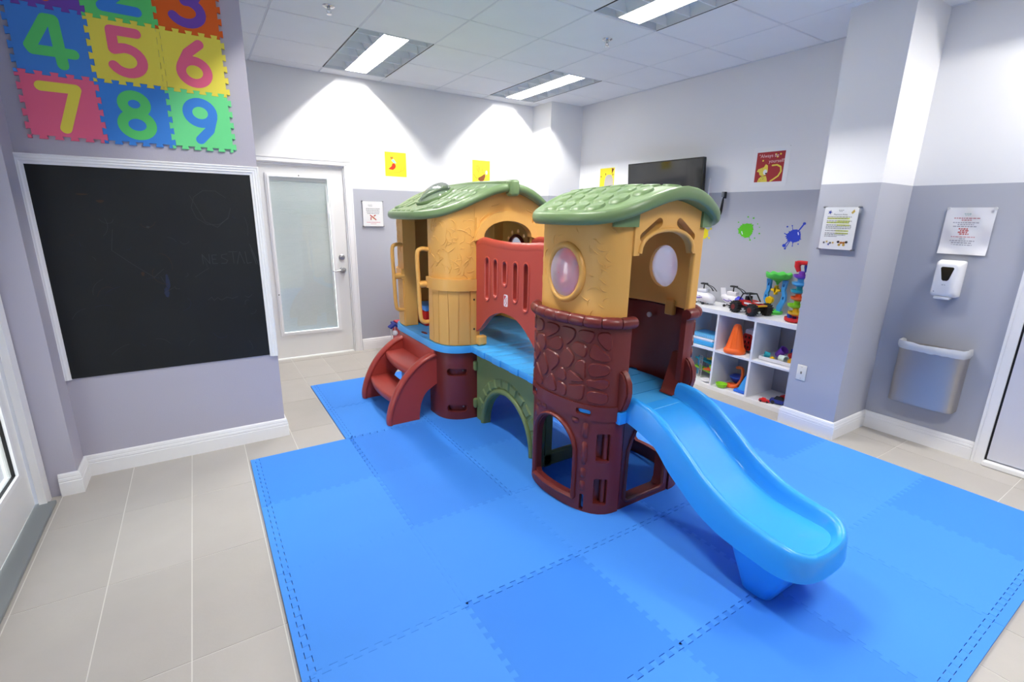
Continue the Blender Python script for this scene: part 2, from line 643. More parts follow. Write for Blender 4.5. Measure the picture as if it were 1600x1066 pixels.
# ------------------------------------------------------------------ ceiling lights
REFL = mat('satin aluminium reflector', '#dfe4e8', 0.45)
BLADE = mat('pale louvre blade', '#eef1f3', 0.45)
BLACK = mat('black gap', '#0c0c0d', 0.6)
LAMPM = emission('lamp strip', (1.0, 0.972, 0.93, 1), LAMP)
LENSM = emission('luminous lamp channel', (1.0, 0.985, 0.96, 1), LENS)
def ceiling_light(lx, ly, label):
    t = thing('ceiling_light', label, 'ceiling light', (lx, ly+0.61, HC), group='recessed ceiling lights')
    y0, y1 = ly+0.012, ly+1.208
    z = HC
    g = G()   # steel housing over everything
    g.box(lx-0.298, lx+0.298, y0, y1, z+0.112, z+0.116)
    g.box(lx-0.298, lx-0.295, y0, y1, z, z+0.112).box(lx+0.295, lx+0.298, y0, y1, z, z+0.112)
    g.box(lx-0.295, lx+0.295, y0, y0+0.003, z, z+0.112).box(lx-0.295, lx+0.295, y1-0.003, y1, z, z+0.112)
    obj('housing', g, REFL, t)
    for sg in (-1, 1):
        g = G()
        prof = [(0.292, 0.004), (0.285, 0.05), (0.25, 0.082), (0.19, 0.09), (0.135, 0.07), (0.106, 0.004)]
        g.loft([[(lx+sg*a, y, z+b) for a, b in prof] for y in (y0+0.004, y1-0.004)], closed=False)
        obj('reflector', g, REFL, t, smooth=50)
        for k in range(6):
            yy = y0+0.1+(y1-y0-0.2)*k/5
            g = G()
            pr = [(0.106, 0.002), (0.29, 0.002), (0.284, 0.05), (0.25, 0.08), (0.19, 0.088), (0.135, 0.068)]
            g.prism([(lx+sg*a, z+b) for a, b in pr], mapY(yy, 1), -0.004, 0.004)
            obj('louver_blade', g, BLADE, t)
        obj('gap_shadow_line', G().box(min(lx+sg*0.2985, lx+sg*0.307), max(lx+sg*0.2985, lx+sg*0.307), y0, y1, z-0.0005, z+0.03), BLACK, t)
    # the luminous channel: two side walls, ends and top, 0.2 wide and 0.1 deep
    yc0, yc1 = y0+0.02, y1-0.02
    g = G()
    for sg in (-1, 1):
        g.add([(lx+sg*0.1, yc0, z+0.001), (lx+sg*0.1, yc1, z+0.001), (lx+sg*0.1, yc1, z+0.1), (lx+sg*0.1, yc0, z+0.1)], [(0, 1, 2, 3)])
    for yy in (yc0, yc1):
        g.add([(lx-0.1, yy, z+0.001), (lx+0.1, yy, z+0.001), (lx+0.1, yy, z+0.1), (lx-0.1, yy, z+0.1)], [(0, 1, 2, 3)])
    g.add([(lx-0.1, yc0, z+0.1), (lx+0.1, yc0, z+0.1), (lx+0.1, yc1, z+0.1), (lx-0.1, yc1, z+0.1)], [(0, 1, 2, 3)])
    obj('lamp_channel', g, LENSM, t)
    obj('channel_edge', G().box(lx-0.105, lx-0.1005, yc0-0.003, yc1+0.003, z, z+0.104).box(lx+0.1005, lx+0.105, yc0-0.003, yc1+0.003, z, z+0.104).box(lx-0.1, lx+0.1, yc0-0.006, yc0-0.001, z, z+0.104).box(lx-0.1, lx+0.1, yc1+0.001, yc1+0.006, z, z+0.104), BLADE, t)
    obj('lamp', G().box(lx-0.014, lx+0.014, yc0+0.14, yc1-0.14, z+0.094, z+0.0985), LAMPM, t)
    return t
for L in LIGHTS: ceiling_light(*L)

# ------------------------------------------------------------------ sprinklers
CHROME = mat('polished chrome', '#d8d8d8', 0.18, metal=1.0)
for x, y, lab in ((0.93, 3.76, 'chrome fire sprinkler nearest the number tiles'), (2.86, 3.14, 'chrome fire sprinkler between the two right ceiling lights')):
    t = thing('fire_sprinkler', lab, 'sprinkler', (x, y, HC), group='ceiling sprinklers')
    obj('escutcheon', G().lathe([(0.041, HC-0.001), (0.04, HC-0.005), (0.028, HC-0.012), (0.012, HC-0.014)], (x, y, 0), 24), CHROME, t, 40)
    obj('stem', G().lathe([(0.011, HC-0.013), (0.011, HC-0.025), (0.007, HC-0.028)], (x, y, 0), 12), CHROME, t, 40)
    g = G()
    for s in (-1, 1):
        g.tube([(x+s*0.009, y, HC-0.026), (x+s*0.014, y, HC-0.036), (x+s*0.004, y, HC-0.05)], 0.0028, 6)
    obj('frame_arm', g, CHROME, t, 40)
    obj('deflector', G().lathe([(0.016, HC-0.05), (0.017, HC-0.052), (0.004, HC-0.054)], (x, y, 0), 12), CHROME, t, 40)

# ------------------------------------------------------------------ back door
DOORM = mat('white door enamel', '#e6e6e4', 0.35)
d1 = thing('door_1', 'white half-lite door in the back wall with inset blinds', None, (0.93, YB, 0), kind='structure')
def casing(g, y, x0, x1, zt, wd, sgn, th=0.02):
    pass
g = G()
ysur = YB-0.022
g.box(1.385, 1.462, ysur, YB, 0, 2.06).box(0.398, 0.475, ysur, YB, 0, 2.06).box(0.398, 1.462, ysur-0.0005, YB, 2.0, 2.06)
g.box(1.40, 1.412, ysur-0.006, ysur, 0, 2.02).box(1.445, 1.46, ysur-0.006, ysur, 0, 2.055).box(0.4, 1.46, ysur-0.006, ysur, 2.045, 2.059).box(0.475, 1.412, ysur-0.006, ysur, 2.008, 2.02)
obj('door_frame', g, WHITE, d1)
obj('door_stop', G().box(1.375, 1.389, YB, YB+0.1, 0, 2.0).box(0.471, 0.485, YB, YB+0.1, 0, 2.0).box(0.471, 1.389, YB, YB+0.1, 1.985, 2.0), WHITE, d1)
yd = YB+0.022
leaf = G()
sheet(leaf, [(0.487, 0.012), (1.373, 0.012), (1.373, 1.982), (0.487, 1.982)], [[(0.66, 0.285), (1.225, 0.285), (1.225, 1.875), (0.66, 1.875)]], mapY(yd, -1), -0.044, 0.0, 0.4)
lf = obj('door_leaf', leaf, DOORM, d1)
g = G()
for a, b, dd in (((0.632, 1.253, 0.257, 1.903), (0.66, 1.225, 0.285, 1.875), 0.014), ((0.645, 1.24, 0.27, 1.89), (0.665, 1.22, 0.29, 1.87), 0.02)):
    sheet(g, [(a[0], a[2]), (a[1], a[2]), (a[1], a[3]), (a[0], a[3])], [[(b[0], b[2]), (b[1], b[2]), (b[1], b[3]), (b[0], b[3])]], mapY(yd, -1), 0.0, dd, 0.4)
obj('glass_frame', g, WHITE, d1)
def blind_mat():
    m = mat('white slat blind', '#eef4f3', 0.6)
    nt = m.node_tree
    tc = nt.nodes.new('ShaderNodeTexCoord')
    wv = nt.nodes.new('ShaderNodeTexWave'); wv.bands_direction = 'Z'
    wv.inputs['Scale'].default_value = 26.0
    nt.links.new(tc.outputs['Object'], wv.inputs['Vector'])
    bp = nt.nodes.new('ShaderNodeBump'); bp.inputs['Strength'].default_value = 0.5; bp.inputs['Distance'].default_value = 0.004
    nt.links.new(wv.outputs['Fac'], bp.inputs['Height'])
    nt.links.new(bp.outputs['Normal'], nt.nodes['Principled BSDF'].inputs['Normal'])
    return m
BL = blind_mat()
obj('blind', G().box(0.665, 1.22, yd+0.016, yd+0.022, 0.29, 1.85), BL, d1)
obj('blind_headrail', G().box(0.668, 1.217, yd+0.006, yd+0.022, 1.835, 1.87), WHITE, d1)
GLASS = bpy.data.materials.new('clear glass'); GLASS.use_nodes = True
def glassy(m, tint=(0.93, 0.96, 0.96, 1), gl=0.09, rough=0.02, k=0.5):
    nt = m.node_tree; nt.nodes.clear()
    tr = nt.nodes.new('ShaderNodeBsdfTransparent'); tr.inputs[0].default_value = tint
    gs = nt.nodes.new('ShaderNodeBsdfGlossy'); gs.inputs['Roughness'].default_value = rough
    lw = nt.nodes.new('ShaderNodeLayerWeight'); lw.inputs[0].default_value = 0.3
    ma = nt.nodes.new('ShaderNodeMath'); ma.operation = 'MULTIPLY_ADD'; ma.inputs[1].default_value = k; ma.inputs[2].default_value = gl
    nt.links.new(lw.outputs['Fresnel'], ma.inputs[0])
    mi = nt.nodes.new('ShaderNodeMixShader'); o = nt.nodes.new('ShaderNodeOutputMaterial')
    nt.links.new(ma.outputs[0], mi.inputs[0]); nt.links.new(tr.outputs[0], mi.inputs[1]); nt.links.new(gs.outputs[0], mi.inputs[2])
    nt.links.new(mi.outputs[0], o.inputs[0])
    return m
glassy(GLASS, (0.97, 0.985, 0.98, 1), 0.03)
obj('glass_pane', G().box(0.662, 1.223, yd-0.004, yd-0.001, 0.287, 1.873), GLASS, d1)
sl = obj('blind_slider_track', G().box(1.196, 1.204, yd-0.012, yd-0.005, 0.5, 1.80), WHITE, d1)
obj('blind_slider', G().rbox(1.19, 1.21, yd-0.024, yd-0.012, 1.52, 1.62, 0.003), WHITE, sl)
NICK = mat('brushed nickel', '#a9aaac', 0.32, metal=0.9)
hx, hz = 1.31, 0.925
lv = obj('lever_rose', G().lathe([(0.034, yd-0.001), (0.034, yd-0.01), (0.022, yd-0.016), (0.012, yd-0.05), (0.0, yd-0.052)], (hx, 0, hz), 24, 'y'), NICK, d1, 40)
obj('lever', G().tube([(hx, yd-0.045, hz), (hx-0.03, yd-0.05, hz+0.002), (hx-0.075, yd-0.05, hz-0.003), (hx-0.115, yd-0.044, hz-0.006)], [0.011, 0.011, 0.009, 0.007], 10), NICK, lv, 40)
obj('deadbolt', G().lathe([(0.031, yd-0.001), (0.031, yd-0.012), (0.022, yd-0.02), (0.0, yd-0.021)], (hx, 0, hz+0.14), 24, 'y'), NICK, d1, 40)
obj('strike_latch', G().rbox(0.50, 0.535, yd-0.018, yd-0.002, 0.735, 0.765, 0.004), NICK, d1)
obj('screw_cap', G().lathe([(0.006, yd-0.02), (0.006, yd-0.022), (0, yd-0.0225)], (0.94, 0, 1.887), 8, 'y').lathe([(0.006, yd-0.02), (0.006, yd-0.022), (0, yd-0.0225)], (0.648, 0, 0.70), 8, 'y'), BLACK, d1)

# ------------------------------------------------------------------ door at the right edge
d2 = thing('door_2', 'white door at the right edge beside the steel bin', None, (XA, 0.3, 0), kind='structure')
obj('door_frame', G().box(XA-0.022, XA, 0.728, 0.79, 0, 2.1).box(XA-0.022, XA, -0.27, -0.21, 0, 2.1).box(XA-0.0225, XA, -0.27, 0.79, 2.04, 2.1).box(XA-0.028, XA-0.022, 0.775, 0.789, 0, 2.09), WHITE, d2)
obj('door_leaf', G().box(XA-0.012, XA+0.0, -0.205, 0.716, 0.045, 2.035), mat('pale grey door enamel', '#d4d4dc', 0.4), d2)
obj('door_gap', G().box(XA-0.006, XA, 0.716, 0.729, 0.0, 2.04), BLACK, d2)
obj('threshold', G().rbox(XA-0.05, XA, -0.21, 0.728, 0.001, 0.035, 0.006), WHITE, d2)

# ------------------------------------------------------------------ glass door on the left
d3 = thing('door_3', 'white framed glass door at the left edge letting in daylight', None, (XL, 2.7, 0), kind='structure')
obj('door_frame', G().box(XL-0.01, XL+0.022, 3.215, 3.302, 0, 2.13).box(XL-0.01, XL+0.022, 2.14, 2.23, 0, 2.13).box(XL-0.01, XL+0.0225, 2.14, 3.302, 2.10, 2.19), WHITE, d3)
lf = G()
sheet(lf, [(2.235, 0.03), (3.208, 0.03), (3.208, 2.095), (2.235, 2.095)], [[(2.36, 0.27), (3.06, 0.27), (3.06, 1.97), (2.36, 1.97)]], mapX(XL-0.022, 1), -0.04, 0.0, 0.5)
obj('door_leaf', lf, DOORM, d3)
g = G()
sheet(g, [(2.335, 0.245), (3.085, 0.245), (3.085, 1.995), (2.335, 1.995)], [[(2.36, 0.27), (3.06, 0.27), (3.06, 1.97), (2.36, 1.97)]], mapX(XL-0.022, 1), 0.0, 0.012, 0.5)
obj('glass_bead', g, WHITE, d3)
g = G()
sheet(g, [(2.357, 0.267), (3.063, 0.267), (3.063, 1.973), (2.357, 1.973)], [[(2.362, 0.272), (3.058, 0.272), (3.058, 1.968), (2.362, 1.968)]], mapX(XL-0.022, 1), -0.014, 0.0, 0.5)
obj('glazing_gasket', g, BLACK, d3)
obj('glass_pane', G().box(XL-0.036, XL-0.033, 2.358, 3.062, 0.268, 1.972), GLASS, d3)
obj('threshold', G().rbox(XL-0.03, XL+0.055, 2.14, 3.235, 0.0005, 0.018, 0.004), mat('grey aluminium threshold', '#8e9496', 0.45, metal=0.4), d3)
struct('ground_outside', G().box(-9, XL-0.16, -6, 9, -0.12, -0.04), mat('sandy paving outside', '#b9a58a', 0.9, vary=(3, 0.15)))
# ------------------------------------------------------------------ jigsaw foam
def jig(a, b, n, h, g):
    """edge from a to b in 2D with n dovetail teeth that lean to the left of travel in +x/+y sense;
    offsets run along the fixed axis normal, g shifts the whole edge"""
    ax, ay = a; bx, by = b
    horiz = abs(bx-ax) > abs(by-ay)
    L = (bx-ax) if horiz else (by-ay)
    p = L/n
    o = []
    for k in range(n):
        for s, off in ((0.0, -h), (0.29, -h), (0.22, h), (0.78, h), (0.71, -h)):
            q = k*p+s*p
            o.append((ax+q, ay+off+g) if horiz else (ax+off+g, ay+q))
    o.append((bx, by-h+g) if horiz else (bx-h+g, by))
    return o

def jig_tile(x0, x1, y0, y1, n, h, gap, flat='', ny=None):
    """outline counter-clockwise; sides listed in flat (l r b t) are straight; gap per side or one for all"""
    ny = ny or n
    gp = gap if isinstance(gap, dict) else dict(l=gap, r=gap, b=gap, t=gap)
    c = lambda f, v, g: v if f in flat else v-h+g
    xl, xr = c('l', x0, gp['l']), c('r', x1, -gp['r'])
    yb, yt = c('b', y0, gp['b']), c('t', y1, -gp['t'])
    out = []
    e = 0.3*h
    if 'b' in flat: out += [(xl, yb), (xr, yb)]
    else: out += [(xl, yb)]+[q for q in jig((x0-(0 if 'l' in flat else h), y0), (x1-(0 if 'r' in flat else h), y0), n, h, gp['b']) if xl+e < q[0] < xr-e]+[(xr, yb)]
    if 'r' not in flat: out += [q for q in jig((x1, y0-(0 if 'b' in flat else h)), (x1, y1-(0 if 't' in flat else h)), ny, h, -gp['r']) if yb+e < q[1] < yt-e]
    out += [(xr, yt)]
    if 't' not in flat: out += [q for q in jig((x0-(0 if 'l' in flat else h), y1), (x1-(0 if 'r' in flat else h), y1), n, h, -gp['t']) if xl+e < q[0] < xr-e][::-1]
    out += [(xl, yt)]
    if 'l' not in flat: out += [q for q in jig((x0, y0-(0 if 'b' in flat else h)), (x0, y1-(0 if 't' in flat else h)), ny, h, gp['l']) if yb+e < q[1] < yt-e][::-1]
    return out

FOAM = [mat('blue foam %d' % k, h, 0.62, bump=(900, 0.12, 1), vary=(2.5, 0.04), spec=0.35) for k, h in enumerate(('#3f8eee', '#3886e9', '#4694f2', '#3b89eb', '#4291f0'))]
MATH = 0.012
fm = thing('foam_floor_mat', 'large blue interlocking foam play mat under the climbing playset', 'floor mat', (2.2, 2.3, 0))
colx = [0.153, 0.738, 1.323, 1.908, 2.493, 3.078, 3.65]
rowy = [0.285, 0.858, 1.443, 2.028, 2.613, 3.198, 3.80, 4.438]
TH = 0.011
rnd = random.Random(3)
for i in range(6):
    for j in range(7):
        if i == 0 and j >= 5: continue
        fl_ = ''
        x0, x1, y0, y1 = colx[i], colx[i+1], rowy[j], rowy[j+1]
        if i == 5: fl_ += 'r'
        if j == 6: fl_ += 't'
        if i == 0 and j == 4: fl_ += 't'
        if i == 1 and j >= 5: x0 = 0.745
        def gv(ci, rj):    # vertical seam at column line ci beside row rj
            return 0.0014 if (ci == 1 and rj >= 4) or (ci == 2 and rj >= 3) or ci == 0 else 0.00025
        def gh(rj, ci):    # horizontal seam at row line rj under column ci
            return 0.0015 if (rj == 1 and 1 <= ci <= 3) or (rj == 2 and 1 <= ci <= 3) or rj == 0 else 0.00025
        out = jig_tile(x0, x1, y0, y1, 11, TH, dict(l=gv(i, j), r=gv(i+1, j), b=gh(j, i), t=gh(j+1, i)), fl_)
        dz = rnd.choice((0, 0, 0.0004, 0.0008))
        obj('mat_tile', sheet(G(), out, [], mapZ(0), 0.0006, MATH+dz, 0.3), FOAM[rnd.choice((0, 1, 2, 3, 4))], fm)
# straight border strips that close the toothed outer edges
def border(a, b, horiz, edge, seam, ta, tb):
    """strip from a to b; its teeth follow the neighbouring tile's edge, which runs ta..tb"""
    e = 0.0045
    if not horiz:
        pts = [q for q in jig((seam, ta), (seam, tb), 11, TH, -0.0011) if max(a, ta)+e < q[1] < min(b, tb)-e]
        out = [(edge, b), (edge, a), (seam-TH-0.0011, a)]+pts+[(seam-TH-0.0011, b)]
    else:
        pts = [q for q in jig((ta, seam), (tb, seam), 11, TH, -0.0011) if max(a, ta)+e < q[0] < min(b, tb)-e]
        out = [(a, edge), (b, edge), (b, seam-TH-0.0011)]+pts[::-1]+[(a, seam-TH-0.0011)]
    obj('border_strip', sheet(G(), out, [], mapZ(0), 0.0006, MATH, 0.3), FOAM[rnd.choice((0, 2))], fm)
for j in range(5):
    ta, tb = rowy[j]-TH, (rowy[j+1]-TH if j < 4 else rowy[5])
    border(ta+0.0006 if j else 0.242, tb-0.0006 if j < 4 else rowy[5], False, 0.117, 0.153, ta, tb)
for j in range(5, 7):
    ta, tb = rowy[j]-TH, (rowy[j+1]-TH if j < 6 else rowy[7])
    border((ta if j > 5 else rowy[5]+0.001)+0.0006, tb-0.0006, False, 0.709, 0.745, ta, tb)
for i in range(6):
    ta, tb = colx[i]-TH, (colx[i+1]-TH if i < 5 else colx[6])
    border(ta+0.0006, tb-0.0006, True, 0.242, 0.285, ta, tb)

# ------------------------------------------------------------------ number puzzle on the partition
NC = {k: mat('foam '+k, h, 0.7, bump=(600, 0.08, 1), spec=0.3) for k, h in dict(blue='#4686d4', green='#5fd070', yellow='#ecdc52', pink='#ec6a8a', orange='#e0621e', purple='#7149a8', mint='#6fdc8e', azure='#3f86d8').items()}
def arc(cx, cy, rx, ry, a0, a1, n=18):
    return [(cx+rx*cos(math.radians(a0+(a1-a0)*k/n)), cy+ry*sin(math.radians(a0+(a1-a0)*k/n))) for k in range(n+1)]
DIG = {  # strokes in a unit cell centred on 0,0
    '1': [[(-0.1, 0.18), (0.04, 0.27), (0.04, -0.27)]],
    '2': [arc(0, 0.12, 0.17, 0.15, 165, -35, 14)+[(-0.18, -0.26)], [(-0.18, -0.26), (0.2, -0.26)]],
    '3': [arc(-0.01, 0.14, 0.16, 0.13, 140, -90, 14), arc(-0.01, -0.13, 0.19, 0.15, 90, -150, 16)],
    '4': [[(0.06, 0.27), (-0.0, 0.27), (-0.2, -0.08), (-0.18, -0.12), (0.23, -0.12)], [(0.08, 0.27), (0.10, -0.27)]],
    '5': [[(0.15, 0.27), (-0.13, 0.27), (-0.13, 0.03)], [(-0.13, 0.03)]+arc(0.0, -0.1, 0.18, 0.16, 115, -150, 18)],
    '6': [arc(0.0, -0.12, 0.17, 0.155, 0, 360, 24), [(0.1, 0.27), (-0.06, 0.13), (-0.155, -0.05)]],
    '7': [[(-0.18, 0.25), (0.18, 0.25), (0.0, -0.27)]],
    '8': [arc(0.0, 0.145, 0.135, 0.12, 0, 360, 22), arc(0.0, -0.135, 0.17, 0.145, 0, 360, 24)],
    '9': [arc(0.0, 0.12, 0.165, 0.15, 0, 360, 24), [(0.16, 0.07), (0.1, -0.12), (-0.04, -0.27)]],
}
np_ = thing('number_puzzle_mat', 'colourful foam number puzzle tiles mounted on the wall above the chalkboard', 'puzzle mat', (-0.19, YP, 1.88))
spec_ = [('1', 'purple', 'orange'), ('2', 'green', 'azure'), ('3', 'orange', 'purple'), ('4', 'blue', 'green'), ('5', 'yellow', 'pink'), ('6', 'yellow', 'pink'), ('7', 'pink', 'yellow'), ('8', 'azure', 'green'), ('9', 'mint', 'azure')]
for k, (d, c1, c2) in enumerate(spec_):
    r, c = divmod(k, 3)
    x0 = -0.64+0.3*c; z0 = 2.482-0.3*r
    out = jig_tile(x0, x0+0.3, z0, z0+0.3, 5, 0.0085, 0.0006)
    t_ = obj('number_tile', sheet(G(), out, [], mapY(YP, -1), 0.001, 0.012, 0.2), NC[c1], np_)
    t_['label'] = '%s foam tile with the number %s' % (c1, d)
    g = G()
    cx, cz = x0+0.146, z0+0.148
    g.strokes_union([[(cx+a*0.37, cz+b*0.37) for a, b in st] for st in DIG[d]], 0.046, mapY(YP, -1), 0.011, 0.0128)
    obj('digit', g, NC[c2], t_)

# ------------------------------------------------------------------ chalkboard
cb = thing('chalkboard', 'black chalkboard with white moulded frame on the lavender partition wall', 'chalkboard', (-0.18, YP, 0.6))
m = mat('black chalkboard paint', '#15181a', 0.62, bump=(80, 0.05), vary=(4.0, 0.35), spec=0.35)
obj('board', G().box(-0.69, 0.325, YP-0.006, YP-0.0005, 0.602, 1.75), m, cb)
fp = [(0.0, 0.0005), (0.0, 0.02), (0.006, 0.024), (0.014, 0.020), (0.02, 0.021), (0.026, 0.017), (0.034, 0.018), (0.04, 0.013), (0.05, 0.011), (0.052, 0.0005)]
def frame_bar(name, p0, p1, inward, m0, m1):
    """moulding from p0 to p1 in x,z; inward = unit vector to the board; m0,m1 mitre shifts"""
    rings = []
    t = Vector((p1[0]-p0[0], p1[1]-p0[1])).normalized()
    for p, mm in ((p0, m0), (p1, m1)):
        rings.append([(p[0]+inward[0]*a+t.x*a*mm, YP-d, p[1]+inward[1]*a+t.y*a*mm) for a, d in fp])
    obj(name, G().loft(rings), WHITE, cb)
frame_bar('frame_bar', (-0.739, 0.598), (-0.739, 1.80), (1, 0), 0, -1)
frame_bar('frame_bar', (0.373, 0.592), (0.373, 1.80), (-1, 0), 0, -1)
frame_bar('frame_bar', (-0.739, 1.80), (0.373, 1.80), (0, -1), 1, -1)
CH = [mat('faint grey chalk', '#34393c', 0.95), mat('faint brown chalk', '#3a2b20', 0.95), mat('faint blue chalk', '#222940', 0.95), mat('fresh chalk', '#6a7072', 0.95)]
def cmap(u, v, d): return (u, YP-0.006-d, v)
def bx(x, y):     # position on the board from 0..1, 0..1 (left-top)
    return (-0.687+1.005*x, 1.745-1.14*y)
rc = random.Random(11)
def chalk(pts, wd, m):
    g = G(); g.strokes([bx(*p) for p in pts], wd, cmap, 0.0002, 0.0006)
    obj('chalk_mark', g, m, cb)
chalk([(0.78+0.1*cos(t/10*2*pi), 0.17+0.09*sin(t/10*2*pi)) for t in range(10)], 0.002, CH[0])
chalk([(0.68, 0.11), (0.74, 0.24), (0.80, 0.27), (0.86, 0.22)], 0.002, CH[0])
chalk([(0.3, 0.28), (0.28, 0.38), (0.36, 0.45), (0.45, 0.52), (0.5, 0.48)], 0.002, CH[0])
for st in ([(0.70, 0.46), (0.70, 0.41), (0.735, 0.46), (0.735, 0.41)], [(0.775, 0.415), (0.75, 0.415), (0.75, 0.46), (0.775, 0.46)], [(0.75, 0.437), (0.77, 0.437)],
           [(0.83, 0.41), (0.80, 0.415), (0.80, 0.43), (0.83, 0.445), (0.82, 0.46), (0.795, 0.46)], [(0.84, 0.40), (0.885, 0.40)], [(0.862, 0.40), (0.862, 0.46)],
           [(0.88, 0.465), (0.9, 0.40), (0.92, 0.465)], [(0.93, 0.40), (0.935, 0.465), (0.96, 0.46)], [(0.965, 0.39), (0.985, 0.47)], [(0.96, 0.36), (1.0, 0.48)]):
    chalk(st, 0.003, CH[0] if st[0][0] < 0.83 else CH[3] if st[0][0] > 5 else CH[0])
chalk([(0.70, 0.655), (0.72, 0.64), (0.73, 0.66), (0.75, 0.645), (0.77, 0.66), (0.80, 0.645), (0.83, 0.655), (0.86, 0.645)], 0.002, CH[0])
chalk([(0.9, 0.645), (0.92, 0.655), (0.94, 0.64)], 0.002, CH[0])
for k in range(34):
    x, y = rc.uniform(0.1, 0.95), rc.uniform(0.2, 0.92); a = rc.uniform(0, 6.28); L = rc.uniform(0.02, 0.1); cu = rc.uniform(-1.5, 1.5)
    chalk([(x+L*t/6*cos(a+cu*t/6), y+L*t/6*sin(a+cu*t/6)) for t in range(7)], 0.0016, CH[rc.choice((0, 0, 1, 2))])
for (x, y, a, b, m) in ((0.51, 0.545, 0.010, 0.045, CH[2]), (0.498, 0.60, 0.012, 0.03, CH[2]), (0.2, 0.12, 0.024, 0.004, CH[1]), (0.27, 0.15, 0.016, 0.007, CH[1]), (0.46, 0.27, 0.008, 0.006, CH[0]), (0.4, 0.5, 0.008, 0.012, CH[1])):
    c = bx(x, y)
    obj('chalk_smudge', G().prism([(c[0]+p[0]*(1+0.25*sin(7*p[1]*60)), c[1]+p[1]) for p in ellipse(0, 0, a, b, 20)], cmap, 0.0002, 0.0005), m, cb)
# ================================================================== the climbing playset
YEL = mat('ochre plastic', '#e2ab58', 0.42, bump=(14, 0.10, 2), spec=0.45)
YELS = mat('smooth ochre plastic', '#e3ac5a', 0.38, spec=0.45)
RED = mat('brick red plastic', '#a33c33', 0.36, spec=0.45)
RAILR = mat('coral red plastic', '#bb493c', 0.36, spec=0.45)
BRN = mat('maroon plastic', '#722b26', 0.36, bump=(50, 0.10, 3), spec=0.45)
BRNS = mat('smooth maroon plastic', '#702a25', 0.34, spec=0.45)
GRN = mat('sage green plastic', '#708a5c', 0.36, spec=0.5)
OLV = mat('olive green plastic', '#6f8050', 0.42, spec=0.45)
BLU = mat('sky blue plastic', '#44a6ea', 0.36, spec=0.45)
SLD = mat('bright blue slide plastic', '#2f9ef2', 0.28, spec=0.5)
CLEARP = bpy.data.materials.new('clear dome plastic'); CLEARP.use_nodes = True
glassy(CLEARP, (0.90, 0.89, 0.94, 1), 0.12, 0.06)
_nt = CLEARP.node_tree
_o = [n for n in _nt.nodes if n.type == 'OUTPUT_MATERIAL'][0]; _src = _o.inputs[0].links[0].from_socket
_d = _nt.nodes.new('ShaderNodeBsdfTranslucent'); _d.inputs[0].default_value = lin('#cfcbe0')
_d2 = _nt.nodes.new('ShaderNodeBsdfDiffuse'); _d2.inputs[0].default_value = lin('#cfcbe0')
_a = _nt.nodes.new('ShaderNodeAddShader'); _nt.links.new(_d.outputs[0], _a.inputs[0]); _nt.links.new(_d2.outputs[0], _a.inputs[1])
_m = _nt.nodes.new('ShaderNodeMixShader'); _m.inputs[0].default_value = 0.30
_nt.links.new(_src, _m.inputs[1]); _nt.links.new(_a.outputs[0], _m.inputs[2]); _nt.links.new(_m.outputs[0], _o.inputs[0])
PS = thing('climbing_playset', 'two-tower plastic climbing playset with green roofs, bridge, steps and blue slide', 'playset', (1.925, 2.6, MATH))
Z0 = MATH+0.0005
XC = 1.925
def mir(P): return [(2*XC-x, y) for x, y in P]

